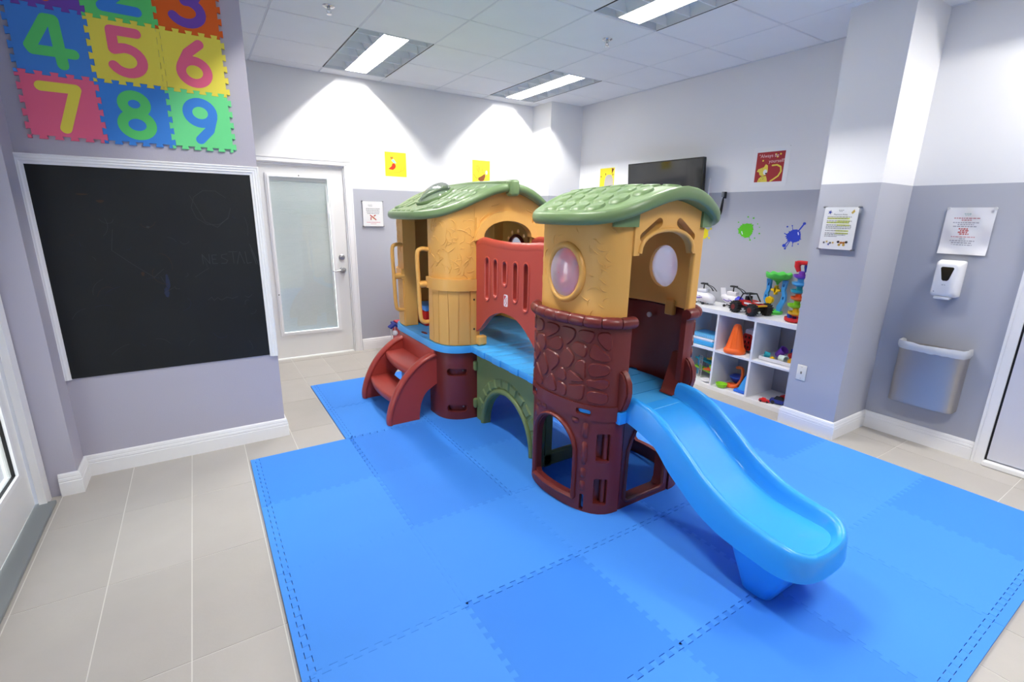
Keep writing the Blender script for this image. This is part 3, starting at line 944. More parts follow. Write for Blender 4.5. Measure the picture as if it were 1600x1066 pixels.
# ---------- near tower (slide tower) ----------
# lower maroon wall, west and east
lowW = [(1.735, 1.592), (1.66, 1.600), (1.605, 1.630), (1.562, 1.685), (1.533, 1.755), (1.512, 1.86), (1.505, 1.96), (1.516, 2.06), (1.545, 2.14), (1.60, 2.20)]
upW = [(1.69, 1.600), (1.645, 1.612), (1.602, 1.648), (1.574, 1.71), (1.556, 1.80), (1.546, 1.92), (1.553, 2.04), (1.575, 2.13), (1.62, 2.19)]
for side in (0, 1):
    P = mir(lowW) if side else lowW
    C = Curve(P, -1 if side else 1)
    C.side = 1
    # outward = away from the centre line
    for k in range(len(C.nn)):
        if (C.p[k].x-XC)*C.nn[k].x+(C.p[k].y-1.9)*C.nn[k].y < 0: C.nn[k] = -C.nn[k]
    F = C.map()
    def U(y, C=C):   # arc length where the west face has this y (skips the front run)
        return min(((abs(p.y-y)+(0 if abs(p.x-XC) > 0.3 else 1), s) for p, s in zip(C.p, C.s)))[1]
    ua, ub = U(1.75), U(2.045)
    um, ur = (ua+ub)/2, abs(ub-ua)/2
    arch = [(um+ur, 0.105), (um+ur, 0.33)]+[(um+ur*cos(t), 0.33+0.165*sin(t)) for t in [pi*k/12 for k in range(1, 12)]]+[(um-ur, 0.33), (um-ur, 0.105)]
    arch = rrect(um-ur, um+ur, 0.095, 0.20, 0.02)[6:11]
    arch = [(um-ur, 0.115), (um-ur+0.02, 0.095), (um+ur-0.02, 0.095), (um+ur, 0.115), (um+ur, 0.32)]+[(um+ur*cos(t), 0.32+0.175*sin(t)) for t in [pi*k/12 for k in range(1, 12)]]+[(um-ur, 0.32)]
    u1 = U(1.705)
    slot1 = rrect(u1-0.035, u1+0.035, 0.572, 0.594, 0.010)
    u2 = U(2.09)
    slot2 = rrect(u2-0.03, u2+0.03, 0.572, 0.594, 0.010)
    uc = U(1.64)-0.012
    uc -= 0.012
    pk1 = rrect(uc-0.042, uc+0.03, 0.315, 0.475, 0.012)
    pk2 = rrect(uc-0.042, uc+0.03, 0.065, 0.22, 0.012)
    notch = rrect(U(1.70)-0.016, U(1.70)+0.008, 0.02, 0.115, 0.008)
    g = G()
    sheet(g, [(0.012, Z0), (C.L, Z0), (C.L, 1.035), (0.012, 1.035)], [arch, slot1, slot2, pk1, pk2, notch], F, -0.03, 0.0, 0.04)
    lw = obj('tower_wall', g, BRN, PS, 35, 'maroon stone-patterned tower wall')
    # pocket floors behind the holes
    for pk in (pk1, pk2):
        g = G()
        cu = sum(p[0] for p in pk)/len(pk)
        zs = [p[1] for p in pk]
        for a in (-0.026,):
            pass
        sheet(g, [(cu-0.04, min(zs)-0.004), (cu+0.04, min(zs)-0.004), (cu+0.04, max(zs)+0.004), (cu-0.04, max(zs)+0.004)], [], F, -0.052, -0.046, 0.03)
        sheet(g, [(cu-0.041, min(zs)-0.004), (cu-0.037, min(zs)-0.004), (cu-0.037, max(zs)+0.004), (cu-0.041, max(zs)+0.004)], [], F, -0.05, -0.028, 0.05)
        sheet(g, [(cu+0.037, min(zs)-0.004), (cu+0.041, min(zs)-0.004), (cu+0.041, max(zs)+0.004), (cu+0.037, max(zs)+0.004)], [], F, -0.05, -0.028, 0.05)
        obj('hand_grip_pocket', g, BRNS, lw)
    for pk in (pk1, pk2):
        cu = sum(p[0] for p in pk)/len(pk); zs = [p[1] for p in pk]
        g = G().tube([F(cu-0.020, z, -0.03) for z in (min(zs)+0.002, (min(zs)+max(zs))/2, max(zs)-0.002)], 0.015, 10)
        obj('hand_grip_bar', g, BRNS, lw, 40)
        g = G()
        sheet(g, [(cu-0.036, min(zs)-0.003), (cu+0.036, min(zs)-0.003), (cu+0.036, min(zs)+0.008), (cu-0.036, min(zs)+0.008)], [], F, -0.05, -0.002, 0.04)
        obj('hand_grip_ledge', g, BRNS, lw, 40)
    # deck tabs in the slots
    g = G()
    for s_ in (slot1, slot2):
        g.prism([(a, b) for a, b in s_], F, -0.02, -0.006)
    obj('deck_tab', g, SLD, lw)
    # raised arch lip
    g = G()
    lip = catmull([(a, b, 0) for a, b in arch], 3, True)
    cx_ = um
    g.tube([F(p.x+(0.012 if p.x > um else -0.012)*min(1, abs(p.x-um)/ur), p.y+(0.012 if p.y > 0.3 else -0.012)*(1 if p.y > 0.3 or p.y < 0.14 else 0), 0.001) for p in lip], 0.019, 8, True, flat=0.6)
    obj('arch_lip', g, BRNS, lw, 50)
    # plinth band and upper ledge
    g = G()
    sheet(g, [(0.02, 0.545), (C.L-0.01, 0.545), (C.L-0.01, 0.622), (0.02, 0.622)], [rrect(u1-0.042, u1+0.042, 0.566, 0.600, 0.014), rrect(u2-0.036, u2+0.036, 0.566, 0.600, 0.014)], F, 0.0, 0.009, 0.04)
    obj('deck_band', g, BRNS, lw, 35)
    # stones, each a piece of its own
    rs = random.Random(5)
    seeds = []
    ulo, uhi = U(1.615), C.L-0.02
    nrow = 5
    for r_ in range(nrow):
        nc = 5 if r_ % 2 else 6
        for c_ in range(nc):
            seeds.append((ulo+(uhi-ulo)*(c_+0.5+rs.uniform(-0.33, 0.33))/nc, 0.635+0.37*(r_+0.5+rs.uniform(-0.3, 0.3))/nrow))
    for poly in voronoi(seeds, ulo, uhi, 0.632, 1.008, 0.0045):
        g = G().raised(roundpoly(poly, 0.24), F, -0.002, 0.0075, 0.007)
        obj('stone', g, BRN, lw, 32)
    for (a, b, c, d) in ((U(1.70), U(1.70)+0.0, 0, 0),):
        pass
    for zz0, zz1 in ((0.435, 0.525), (0.285, 0.42), (0.21, 0.27), (0.13, 0.195)):
        uu = U(1.70)
        g = G().raised(roundpoly([(uu-0.022, zz0), (uu+0.014, zz0), (uu+0.014, zz1), (uu-0.022, zz1)], 0.2), F, -0.002, 0.006, 0.008)
        obj('stone', g, BRN, lw, 60)
    for zz0, zz1, y_ in ((0.50, 0.54, 2.05), (0.51, 0.542, 1.99), (0.505, 0.54, 1.76), (0.43, 0.5, 2.075)):
        uu = U(y_)
        g = G().raised(roundpoly([(uu-0.024, zz0), (uu+0.024, zz0), (uu+0.024, zz1), (uu-0.024, zz1)], 0.2), F, -0.002, 0.006, 0.008)
        obj('stone', g, BRN, lw, 60)
    # rounded coping, one stone after another
    nst = 9
    L0, L1 = 0.0, C.L
    for k in range(nst):
        a = L0+(L1-L0)*k/nst+0.001; b = L0+(L1-L0)*(k+1)/nst-0.001
        pts = [F(a+(b-a)*q/6, 1.05, 0.004) for q in range(7)]
        g = G().tube(pts, [0.027]+[0.0305]*5+[0.027], 12, flat=1.05)
        obj('coping_stone', g, BRNS, lw, 50)
    # upper ochre wall with the oval window
    P = mir(upW) if side else upW
    D = Curve(P, 1)
    for k in range(len(D.nn)):
        if (D.p[k].x-XC)*D.nn[k].x+(D.p[k].y-1.9)*D.nn[k].y < 0: D.nn[k] = -D.nn[k]
    Fu = D.map()
    uw = min(((abs(p.y-1.905), s) for p, s in zip(D.p, D.s)))[1]
    oval = ellipse(uw, 1.268, 0.108, 0.122, 36)
    g = G()
    sheet(g, [(0, 1.05), (D.L, 1.05), (D.L, 1.56), (0, 1.56)], [oval], Fu, -0.022, 0.0, 0.03)
    uwall = obj('upper_wall', g, YEL, PS, 40, 'ochre upper wall with oval window')
    g = G().tube([Fu(a, b, 0.0) for a, b in ellipse(uw, 1.268, 0.122, 0.136, 40)], 0.022, 10, True, flat=0.75)
    obj('window_rim', g, YELS, uwall, 50)
    # swirls in the plaster, as low ridges
    rs = random.Random(9+side)
    g = G()
    for q in range(60):
        uu = rs.uniform(0.06, D.L-0.05); zz = rs.uniform(1.10, 1.47)
        if hypot((uu-uw)/0.175, (zz-1.268)/0.19) < 1: continue
        a = rs.uniform(-0.5, 0.8); ln = rs.uniform(0.03, 0.075); cu = rs.uniform(-1.2, 1.2)
        pts = [Fu(uu+ln*(t/5)*cos(a+cu*t/5), zz+ln*(t/5)*sin(a+cu*t/5), 0.0) for t in range(6)]
        g.tube(pts, [0.0006, 0.0018, 0.0026, 0.0026, 0.0018, 0.0006], 6)
    obj('plaster_ridges', g, YEL, uwall, 60)['kind'] = 'stuff'
    # bulging clear dome
    rings = []
    for k in range(7):
        t = k/6*pi/2
        sc, dep = cos(t), sin(t)*0.045
        rings.append([Fu(a, b, dep) for a, b in ellipse(uw, 1.268, 0.107*max(sc, 0.02), 0.121*max(sc, 0.02), 28)])
    g = G().loft(rings, True, False)
    obj('window_dome', g, CLEARP, uwall, 60)

# front arch panel over the slide opening
g = G()
def roof2(x, y): return 1.50+0.13*cos(pi/2*min(1, abs(x-XC)/0.49))**2
x0, x1 = 1.688, 2.146
xm = (x0+x1)/2
out = [(x0, 1.368), (x0+0.035, 1.368)]+[(xm-(0.185)*cos(pi*k/14), 1.375+0.105*sin(pi*k/14)**0.85) for k in range(1, 14)]+[(x1-0.035, 1.368), (x1, 1.368)]
out += [(x1-(x1-x0)*k/12, 1.575+0.05*sin(pi*k/12)) for k in range(0, 13)]
def slotpoly(xa, za, xb, zb, r):
    a = atan2(zb-za, xb-xa)
    return [(xb+r*cos(a-pi/2+pi*k/6), zb+r*sin(a-pi/2+pi*k/6)) for k in range(7)]+[(xa+r*cos(a+pi/2+pi*k/6), za+r*sin(a+pi/2+pi*k/6)) for k in range(7)]
sl1 = slotpoly(1.742, 1.452, 1.845, 1.520, 0.022)
sl2 = [(2*xm-a, b) for a, b in sl1][::-1]
sheet(g, out, [sl1, sl2], mapY(1.600, -1), -0.028, 0.012, 0.05)
ap = obj('arch_panel', g, YELS, PS, 35)
g = G()
g.tube([(xm-(0.190)*cos(pi*k/14), 1.588, 1.379+0.108*sin(pi*k/14)**0.85) for k in range(0, 15)], 0.011, 8)
obj('arch_lip', g, YELS, ap, 50)
obj('door_jamb', G().rbox(x1-0.004, x1+0.055, 1.598, 1.63, 1.05, 1.50, 0.008), YELS, ap)

# lower front panel under the slide with its arched opening
g = G()
xa, xb = 1.735, 2.115
sheet(g, [(xa, Z0), (xb, Z0), (xb, 0.575), (xa, 0.575)], [[(xa+0.042, 0.075), (xa+0.06, 0.055), (xb-0.06, 0.055), (xb-0.042, 0.075), (xb-0.042, 0.30)]+[((xa+xb)/2+((xb-xa)/2-0.042)*cos(t), 0.30+0.21*sin(t)) for t in [pi*k/12 for k in range(1, 12)]]+[(xa+0.042, 0.30)]], mapY(1.612, -1), -0.05, 0.012, 0.05)
fpn = obj('front_panel', g, BRNS, PS, 35)
obj('corner_foot', G().rbox(xb-0.01, xb+0.035, 1.62, 1.70, Z0, 0.06, 0.012), BRNS, fpn)
g = G()
for sg in (0, 1):
    X = xa+0.036 if sg == 0 else xb-0.036
    pass
g.tube([(xa+0.036, 1.6, 0.07), (xa+0.036, 1.6, 0.30)]+[((xa+xb)/2-((xb-xa)/2-0.036)*cos(t), 1.6, 0.30+0.216*sin(t)) for t in [pi*k/12 for k in range(1, 12)]]+[(xb-0.036, 1.6, 0.30), (xb-0.036, 1.6, 0.07), (xb-0.06, 1.6, 0.05), (xa+0.06, 1.6, 0.05)], 0.011, 8, True)
obj('arch_lip', g, BRNS, fpn, 50)
# a low frame at the north side, seen through the side arch
obj('tower_back_frame', G().rbox(1.60, 2.25, 2.17, 2.21, Z0, 0.10, 0.012).rbox(1.60, 1.66, 2.165, 2.215, Z0, 0.56, 0.012).rbox(2.19, 2.25, 2.165, 2.215, Z0, 0.56, 0.012).rbox(1.6, 2.25, 2.168, 2.212, 0.50, 0.56, 0.012), OLV, PS)
# deck of the near tower
dk = [(p[0], p[1]) for p in ([(1.72, 1.595)]+[(x+0.03, y) for x, y in upW[1:]]+[(2*XC-x-0.03, y) for x, y in upW[1:][::-1]]+[(2.13, 1.595)])]
d_ = obj('tower_deck', G().prism(dk, mapZ(0), 0.545, 0.598), BLU, PS, 30)
g = G()
for y in (1.72, 1.84, 1.96, 2.08): g.box(1.62, 2.23, y, y+0.004, 0.5978, 0.6)
obj('deck_groove', g, mat('deeper blue plastic', '#2d86c9', 0.4), d_)
# inner panel of the far lower wall: cap rail, clip and screw cap
obj('inner_cap_rail', G().tube([(2.285, 1.72, 1.06), (2.30, 1.85, 1.06), (2.305, 1.98, 1.06), (2.30, 2.1, 1.06)], 0.02, 10), BRNS, PS, 50)
obj('wall_clip', G().rbox(2.255, 2.29, 1.79, 1.85, 0.995, 1.085, 0.008), YELS, PS)
obj('screw_cap', G().lathe([(0.016, 2.292), (0.016, 2.282), (0.0, 2.28)], (0, 1.985, 0.965), 14, 'x'), mat('pale grey plastic cap', '#b9b6b8', 0.4), PS, 40)
# fins beside the slide mouth
def fin(xc, th):
    pr = [(1.625, 0.60), (1.625, 0.80), (1.60, 0.812), (1.572, 0.80), (1.545, 0.755), (1.538, 0.70), (1.552, 0.64), (1.572, 0.60)]
    g = G().prism(pr, lambda u, v, d: (xc+d, u, v), -th/2, th/2)
    bm = bmesh.new(); me = bpy.data.meshes.new('t'); me.from_pydata(g.v, [], g.f); bm.from_mesh(me)
    bmesh.ops.bevel(bm, geom=bm.edges[:], offset=0.008, segments=2, affect='EDGES')
    g = G().bm(bm); bpy.data.meshes.remove(me)
    obj('slide_fin', g, BRNS, PS, 50)
fin(1.690, 0.045)
fin(2.175, 0.045)
g = G()
hp = [(2.178, 0.815), (2.152, 0.745), (2.128, 0.685), (2.104, 0.635), (2.09, 0.612), (2.072, 0.605)]
g.loft([[(x-0.0, 1.612-0.02*k/5, z), (x+0.0, 1.70-0.02*k/5, z), (x+0.024, 1.70-0.02*k/5, z+0.004), (x+0.024, 1.612-0.02*k/5, z+0.004)] for k, (x, z) in enumerate(hp)])
obj('slide_hook', g, BRNS, PS, 50)

# ---------- roofs ----------
def rim_pts(xc, yc, a, b, n, N):
    o = []
    for k in range(N):
        t = 2*pi*k/N; c, s = cos(t), sin(t)
        o.append((a*math.copysign(abs(c)**(2/n), c), b*math.copysign(abs(s)**(2/n), s)))
    return o
def roof(xc, yc, a, b, n, e, h, label):
    N = 84
    R = rim_pts(xc, yc, a, b, n, N)
    zf = lambda x: e+h*cos(pi/2*min(1, abs(x-xc)/a))**2
    rings = []
    for k, dz in ((0.0, 0.004), (0.3, 0.004), (0.6, 0.004), (0.86, 0.004), (0.935, 0.0), (0.97, 0.0), (0.992, 0.012), (1.0, 0.03), (0.992, 0.05), (0.97, 0.06), (0.945, 0.058), (0.92, 0.054), (0.8, 0.058), (0.65, 0.063), (0.5, 0.068), (0.35, 0.071), (0.2, 0.073), (0.08, 0.074), (0.0, 0.074)):
        kk = max(k, 0.003)
        rings.append([(xc+x*kk, yc+y*kk, zf(xc+x*kk)+dz) for x, y in R])
    o = obj('roof', G().loft(rings), GRN, PS, 60, label)
    def rmap(u, v, d):
        k = min(1, max(abs(u-xc)/a, abs(v-yc)/b))
        return (u, v, zf(u)+0.058+0.016*(1-k)+d)
    return o, rmap
r2, rm2 = roof(XC, 1.89, 0.488, 0.39, 2.7, 1.50, 0.125, 'sage green roof with fish-scale shingles')
def scale_shape(cx, cy, a, b, n=14):
    return [(cx+a*cos(2*pi*k/n), cy+b*sin(2*pi*k/n)) for k in range(n)]
for r_ in range(7):
    x = XC-0.355+r_*0.0985
    for c_ in range(6):
        y = 1.635+0.105*c_+(0.05 if r_ % 2 else 0)
        if hypot((x-XC)/0.40, (y-1.89)/0.33) > 1.12: continue
        g = G().raised(scale_shape(x, y, 0.055, 0.046), rm2, -0.004, 0.009, 0.006)
        obj('shingle', g, GRN, r2, 60)
# skirt of the near roof that shows beside the arch panel
for s_ in (-1, 1):
    pts = [(XC+s_*0.345, 1.625), (XC+s_*0.30, 1.600), (XC+s_*0.225, 1.590)]
    C = Curve(pts, 1)
    obj('roof_skirt', sheet(G(), [(0, 1.498), (C.L, 1.498), (C.L, 1.60), (0, 1.55)], [], C.map(), -0.012, 0.012, 0.06), GRN, r2, 40)

r1, rm1 = roof(XC, 3.64, 0.63, 0.66, 2.6, 1.495, 0.205, 'sage green roof with long shingles and clear skylight')
for r_ in range(6):
    x = XC-0.53+0.115*r_-0.0*(r_ > 2)
    if r_ >= 4: x = XC+0.12+0.13*(r_-4)
    for c_ in range(11):
        y = 3.12+0.1*c_+(0.05 if r_ % 2 else 0)
        if hypot((x-XC)/0.56, (y-3.64)/0.60) > 1.05: continue
        if hypot((x-1.62)/0.15, (y-3.66)/0.20) < 1.0: continue
        g = G().raised([(x-0.068, y-0.034), (x-0.05, y-0.041), (x+0.045, y-0.041), (x+0.058, y-0.03), (x+0.058, y+0.03), (x+0.045, y+0.041), (x-0.05, y+0.041), (x-0.068, y+0.034), (x-0.076, y)], rm1, -0.004, 0.008, 0.008)
        obj('shingle', g, GRN, r1, 50)
# roof joint strap and seam
g = G().tube([rm1(XC+0.02, y, 0.004) for y in (3.03, 3.2, 3.4, 3.6, 3.8, 4.0, 4.2)], 0.022, 8, flat=0.4)
obj('ridge_seam', g, GRN, r1, 50)
g = G().rbox(XC-0.035, XC+0.035, 2.955, 3.045, 1.672, 1.782, 0.02, 3)
obj('roof_clip', g, GRN, r1, 50)
# skylight
rings = []
for k in range(7):
    t = k/6*pi/2
    sc, dep = max(cos(t), 0.02), sin(t)*0.095
    rings.append([rm1(x, y, dep) for x, y in ellipse(1.62, 3.66, 0.115*sc, 0.165*sc, 28)])
SKYP = bpy.data.materials.new('clear skylight plastic'); SKYP.use_nodes = True
glassy(SKYP, (0.93, 0.95, 0.95, 1), 0.14, 0.05)
obj('skylight_dome', G().loft(rings, True, False), SKYP, r1, 60)
obj('skylight_rim', G().tube([rm1(x, y, 0.006) for x, y in ellipse(1.62, 3.66, 0.125, 0.175, 32)], 0.018, 8, True, flat=0.8), GRN, r1, 50)

# ---------- far tower ----------
YC1 = 3.635
cor = [(1.43, 3.375), (1.428, 3.30), (1.440, 3.215), (1.475, 3.145), (1.54, 3.098), (1.62, 3.080), (1.70, 3.075)]
def quad(P, sx, sy):
    return [((2*XC-x) if sx else x, (2*YC1-y) if sy else y) for x, y in P]
for sx in (0, 1):
    for sy in (0, 1):
        P = quad(cor, sx, sy)
        C = Curve(P, 1)
        for k in range(len(C.nn)):
            if (C.p[k].x-XC)*C.nn[k].x+(C.p[k].y-YC1)*C.nn[k].y < 0: C.nn[k] = -C.nn[k]
        F = C.map()
        g = G()
        sheet(g, [(0, 0.598), (C.L, 0.598)]+[(C.L*(1-k/10), 1.515+0.205*cos(pi/2*min(1, abs(C.at(C.L*(1-k/10))[0].x-XC)/0.63))**2) for k in range(11)], [], F, -0.02, 0.0, 0.04)
        cw = obj('corner_wall', g, YEL, PS, 40, 'ochre rounded corner wall with barrel boards')
        # turned-in edge beside the opening
        p0 = P[0]
        sgx = -1 if sx else 1
        ya, yb_ = sorted((p0[1], p0[1]+(0.03 if sy == 0 else -0.03)*(-1)))
        obj('edge_return', G().rbox(min(p0[0], p0[0]+sgx*0.115), max(p0[0], p0[0]+sgx*0.115), min(p0[1], p0[1]-(0.028 if sy == 0 else -0.028)), max(p0[1], p0[1]-(0.028 if sy == 0 else -0.028)), 0.599, 1.53, 0.006), YELS, cw)
        # belt
        g = G()
        sheet(g, [(0.0, 1.005), (C.L-0.02, 1.005), (C.L-0.02, 1.088), (0.0, 1.088)], [], F, 0.0, 0.022, 0.04)
        obj('belt', g, YELS, cw, 40)
        g = G()
        sheet(g, [(C.L-0.075, 0.60), (C.L-0.005, 0.60), (C.L-0.005, 1.52), (C.L-0.03, 1.52), (C.L-0.03, 1.088), (C.L-0.075, 1.088)], [], F, 0.0, 0.011, 0.05)
        st_ = obj('edge_stile', g, YELS, cw, 40)
        g = G()
        for zz in (0.72, 0.94, 1.32):
            g.prism(ellipse(C.L-0.05 if zz < 1.1 else C.L-0.018, zz, 0.006, 0.008, 10), F, 0.010, 0.0125)
        obj('peg_hole', g, BLACK, st_)
        # barrel boards below the belt
        nb = 5
        for k in range(nb):
            a = 0.012+(C.L-0.095)*k/nb+0.0015; b = 0.012+(C.L-0.095)*(k+1)/nb-0.0015
            tp = 0.008 if k % 2 else -0.006
            g = G()
            sheet(g, [(a+tp, 0.604), (b+(-tp if k < nb-1 else 0), 0.604), (b, 1.002), (a, 1.002)], [], F, -0.002, 0.008, 0.05)
            obj('board', g, YELS, cw, 40)
        # plaster ridges above
        rs = random.Random(21+sx*2+sy)
        g = G()
        for q in range(80):
            uu = rs.uniform(0.03, C.L-0.06); zz = rs.uniform(1.11, 1.5)
            a = rs.uniform(-0.3, 1.0); ln = rs.uniform(0.04, 0.09); cu = rs.uniform(-1.4, 1.4)
            g.tube([F(uu+ln*(t/5)*cos(a+cu*t/5), zz+ln*(t/5)*sin(a+cu*t/5), 0.0) for t in range(6)], [0.0006, 0.002, 0.003, 0.003, 0.002, 0.0006], 6)
        if sx == 0: obj('plaster_ridges', g, YEL, cw, 60)['kind'] = 'stuff'
        # hand holds at the step opening
        if sx == 0:
            hy = p0[1]+(0.0 if sy == 0 else 0.02); hx_ = 1.345; rx = 1.432
            g = G()
            g.tube(catmull([(rx, hy, 1.285), (hx_+0.025, hy, 1.288), (hx_, hy, 1.245), (hx_+0.004, hy, 1.05), (hx_+0.012, hy, 0.80), (hx_+0.035, hy, 0.745), (rx+0.01, hy, 0.742)], 5), 0.016, 10)
            g.tube([(hx_+0.003, hy, 1.03), (rx, hy, 1.03)], 0.026, 8)
            obj('grab_handle', g, YELS, cw, 50)
        # lower maroon corner
        g = G()
        off = 0.012
        outl = [(0.0, Z0), (C.L, Z0), (C.L, 0.545), (0.0, 0.545)]
        us = [C.L*0.63]
        hl = [rrect(us[0]-0.075, us[0]+0.075, 0.365, 0.420, 0.022), rrect(us[0]-0.075, us[0]+0.075, 0.075, 0.130, 0.022)]
        sheet(g, outl, hl, lambda u, v, d, F=F: F(u, v, d+0.010), -0.03, 0.0, 0.04)
        lw = obj('base_wall', g, BRNS, PS, 40)
        g = G()
        for hh in hl:
            cu = sum(p[0] for p in hh)/len(hh); zs = [p[1] for p in hh]
            sheet(g, [(cu-0.085, min(zs)-0.01), (cu+0.085, min(zs)-0.01), (cu+0.085, max(zs)+0.01), (cu-0.085, max(zs)+0.01)], [], F, -0.03, -0.026, 0.04)
        obj('slot_back', g, BRNS, lw, 40)
        g = G()
        for hh in hl:
            cu = sum(p[0] for p in hh)/len(hh); zs = [p[1] for p in hh]
            g.lathe([(0.007, -0.003), (0.006, 0.003), (0, 0.004)], F(cu+0.05, sum(zs)/len(zs)+0.004, -0.02), 8, 'y')
        obj('bolt', g, mat('zinc bolt', '#b0a9a4', 0.35, metal=0.7), lw)
# gable walls (north and south) with arch, east wall with porthole
def arch_hole(xc, hw, z0, zs, rise):
    return [(xc-hw, z0), (xc+hw, z0), (xc+hw, zs)]+[(xc+hw*cos(t), zs+rise*sin(t)) for t in [pi*k/14 for k in range(1, 14)]]+[(xc-hw, zs)]
def gable_top(x): return 1.495+0.205*cos(pi/2*min(1, abs(x-XC)/0.63))**2+0.02
for sy in (0, 1):
    Y = 3.075 if sy == 0 else 2*YC1-3.075
    g = G()
    xl, xr_ = 1.66, 2*XC-1.66
    tops = [(xr_-(xr_-xl)*k/16, gable_top(xr_-(xr_-xl)*k/16)) for k in range(17)]
    if sy == 0:
        # the opening runs down to the deck: outline goes round it
        aw = 0.235
        inner = [(XC-aw, 0.598), (XC-aw, 1.38)]+[(XC-aw*cos(t), 1.38+0.12*sin(t)) for t in [pi*k/14 for k in range(1, 14)]]+[(XC+aw, 1.38), (XC+aw, 0.598)]
        out = [(xl, 0.598)]+inner+[(xr_, 0.598)]+tops
        holes = []
    else:
        out = [(xl, 0.598), (xr_, 0.598)]+tops
        holes = [ellipse(XC+0.05, 1.28, 0.1, 0.11, 24)]
    sheet(g, out, holes, mapY(Y, -1 if sy == 0 else 1), -0.022, 0.0, 0.05)
    gw = obj('gable_wall', g, YEL, PS, 40)
    if sy == 0:
        # wide raised band round the arch
        g = G()
        a0, a1 = 0.205, 0.272
        band = [(XC-a1, 1.36)]+[(XC-a1*cos(t), 1.36+0.208*sin(t)) for t in [pi*k/16 for k in range(0, 17)]]+[(XC+a1, 1.36)]
        inn = [(XC+a0*cos(t), 1.385+0.115*sin(t)) for t in [pi*k/16 for k in range(0, 17)]]
        sheet(g, band+inn, [], mapY(Y, -1), -0.03, 0.030, 0.03)
        obj('arch_band', g, YELS, gw, 35)
        obj('plaster_ridges', G().tube([(1.70, Y-0.001, 1.50), (1.74, Y-0.001, 1.53), (1.78, Y-0.001, 1.56)], 0.004, 6).tube([(1.66, Y-0.001, 1.46), (1.69, Y-0.001, 1.50)], 0.004, 6).tube([(2.1, Y-0.001, 1.58), (2.15, Y-0.001, 1.56)], 0.004, 6).tube([(1.80, Y-0.001, 1.60), (1.86, Y-0.001, 1.615)], 0.004, 6), YEL, gw)['kind'] = 'stuff'
g = G()
XE = 2*XC-1.43
sheet(g, [(3.37, 0.598), (3.90, 0.598), (3.90, 1.53), (3.37, 1.53)], [ellipse(3.66, 1.24, 0.12, 0.12, 28)]+[ellipse(3.66+0.165*cos(t), 1.24+0.165*sin(t), 0.017, 0.02, 10) for t in [0.6, 1.1, 1.7, 2.3]], mapX(XE, 1), -0.02, 0.0, 0.05)
ew = obj('porthole_wall', g, YEL, PS, 40)
obj('porthole_rim', G().tube([(XE-0.024, a, b) for a, b in ellipse(3.66, 1.24, 0.125, 0.125, 32)], 0.016, 8, True), BRNS, ew, 50)
# deck of the far tower: a rounded slab that shows as a lip
dp = [(x, y) for x, y in catmull([(a, b, 0) for a, b in cor], 4) for x, y in ()] if False else None
ring = []
for sx, sy, rev in ((0, 0, 0), (1, 0, 1), (1, 1, 0), (0, 1, 1)):
    q = [(p.x, p.y) for p in catmull([(a, b, 0) for a, b in quad(cor, sx, sy)], 4)]
    ring += q[::-1] if rev else q
cx_, cy_ = XC, YC1
def grow(P, d):
    o = []
    n = len(P)
    for i in range(n):
        t = Vector(P[(i+1) % n])-Vector(P[i-1]); t.normalize()
        o.append((P[i][0]+t.y*d, P[i][1]-t.x*d))
    return o
rr = grow(ring, 0.028)
if sum((rr[i][0]-cx_)**2+(rr[i][1]-cy_)**2 for i in range(len(rr))) < sum((p[0]-cx_)**2+(p[1]-cy_)**2 for p in ring): rr = grow(ring, -0.028)
g = G().loft([[(x, y, 0.546) for x, y in rr], [(x, y, 0.585) for x, y in rr], [(XC+(x-XC)*0.992, YC1+(y-YC1)*0.992, 0.597) for x, y in rr]])
d1_ = obj('tower_deck', g, BLU, PS, 30)
g = G()
for y in (3.24, 3.36, 3.48, 3.60, 3.72, 3.84): g.box(1.405, 2.40, y, y+0.004, 0.5965, 0.5975)
obj('deck_groove', g, mat('deeper blue plastic', '#2d86c9', 0.4), d1_)
obj('finger_slot', G().prism(ellipse(1.475, 3.60, 0.018, 0.05, 16), mapZ(0), 0.597, 0.5985), BRNS, d1_)
obj('base_inner_frame', G().rbox(1.45, 1.50, 3.40, 3.87, 0.48, 0.545, 0.01), BRNS, PS)
# little corner shoe where the corner wall meets the bridge
obj('corner_shoe', G().rbox(1.665, 1.735, 3.02, 3.075, 0.598, 0.67, 0.012), YELS, PS)

# ---------- steps ----------
so = catmull([(1.036, Z0, 0), (1.034, 0.07, 0), (1.064, 0.178, 0), (1.126, 0.302, 0), (1.208, 0.40, 0), (1.302, 0.472, 0), (1.395, 0.508, 0), (1.436, 0.500, 0)], 4)
si = catmull([(1.436, 0.281, 0), (1.405, 0.268, 0), (1.331, 0.218, 0), (1.288, 0.133, 0), (1.271, Z0, 0)], 4)
prof = [(p.x, p.y) for p in so]+[(p.x, p.y) for p in si]
for y0, y1 in ((3.236, 3.312), (3.875, 3.95)):
    g = G().prism(prof, lambda u, v, d: (u, d, v), y0+0.012, y1-0.012)
    sw = obj('stair_side', g, RED, PS, 40)
    g = G().tube([(p.x+0.012, (y0+y1)/2, p.y-0.006) for p in so], (y1-y0)/2, 12, flat=0.55, upv=(0, 1, 0))
    obj('rolled_edge', g, RED, sw, 60)
def tread(x0, x1, z, bow, th):
    g = G()
    N = 14
    ya, yb = 3.30, 3.886
    rings = []
    for k in range(N+1):
        t = k/N; y = ya+(yb-ya)*t
        xf = x0-bow*sin(pi*t)
        rings.append([(xf+0.012, y, z), (x1, y, z+0.004), (x1, y, z-th), (xf+0.03, y, z-th), (xf+0.006, y, z-th*0.75), (xf, y, z-th*0.4), (xf+0.002, y, z-0.012)])
    g.loft(rings)
    return obj('stair_tread', g, RED, PS, 50)
tread(1.095, 1.275, 0.205, 0.03, 0.075)
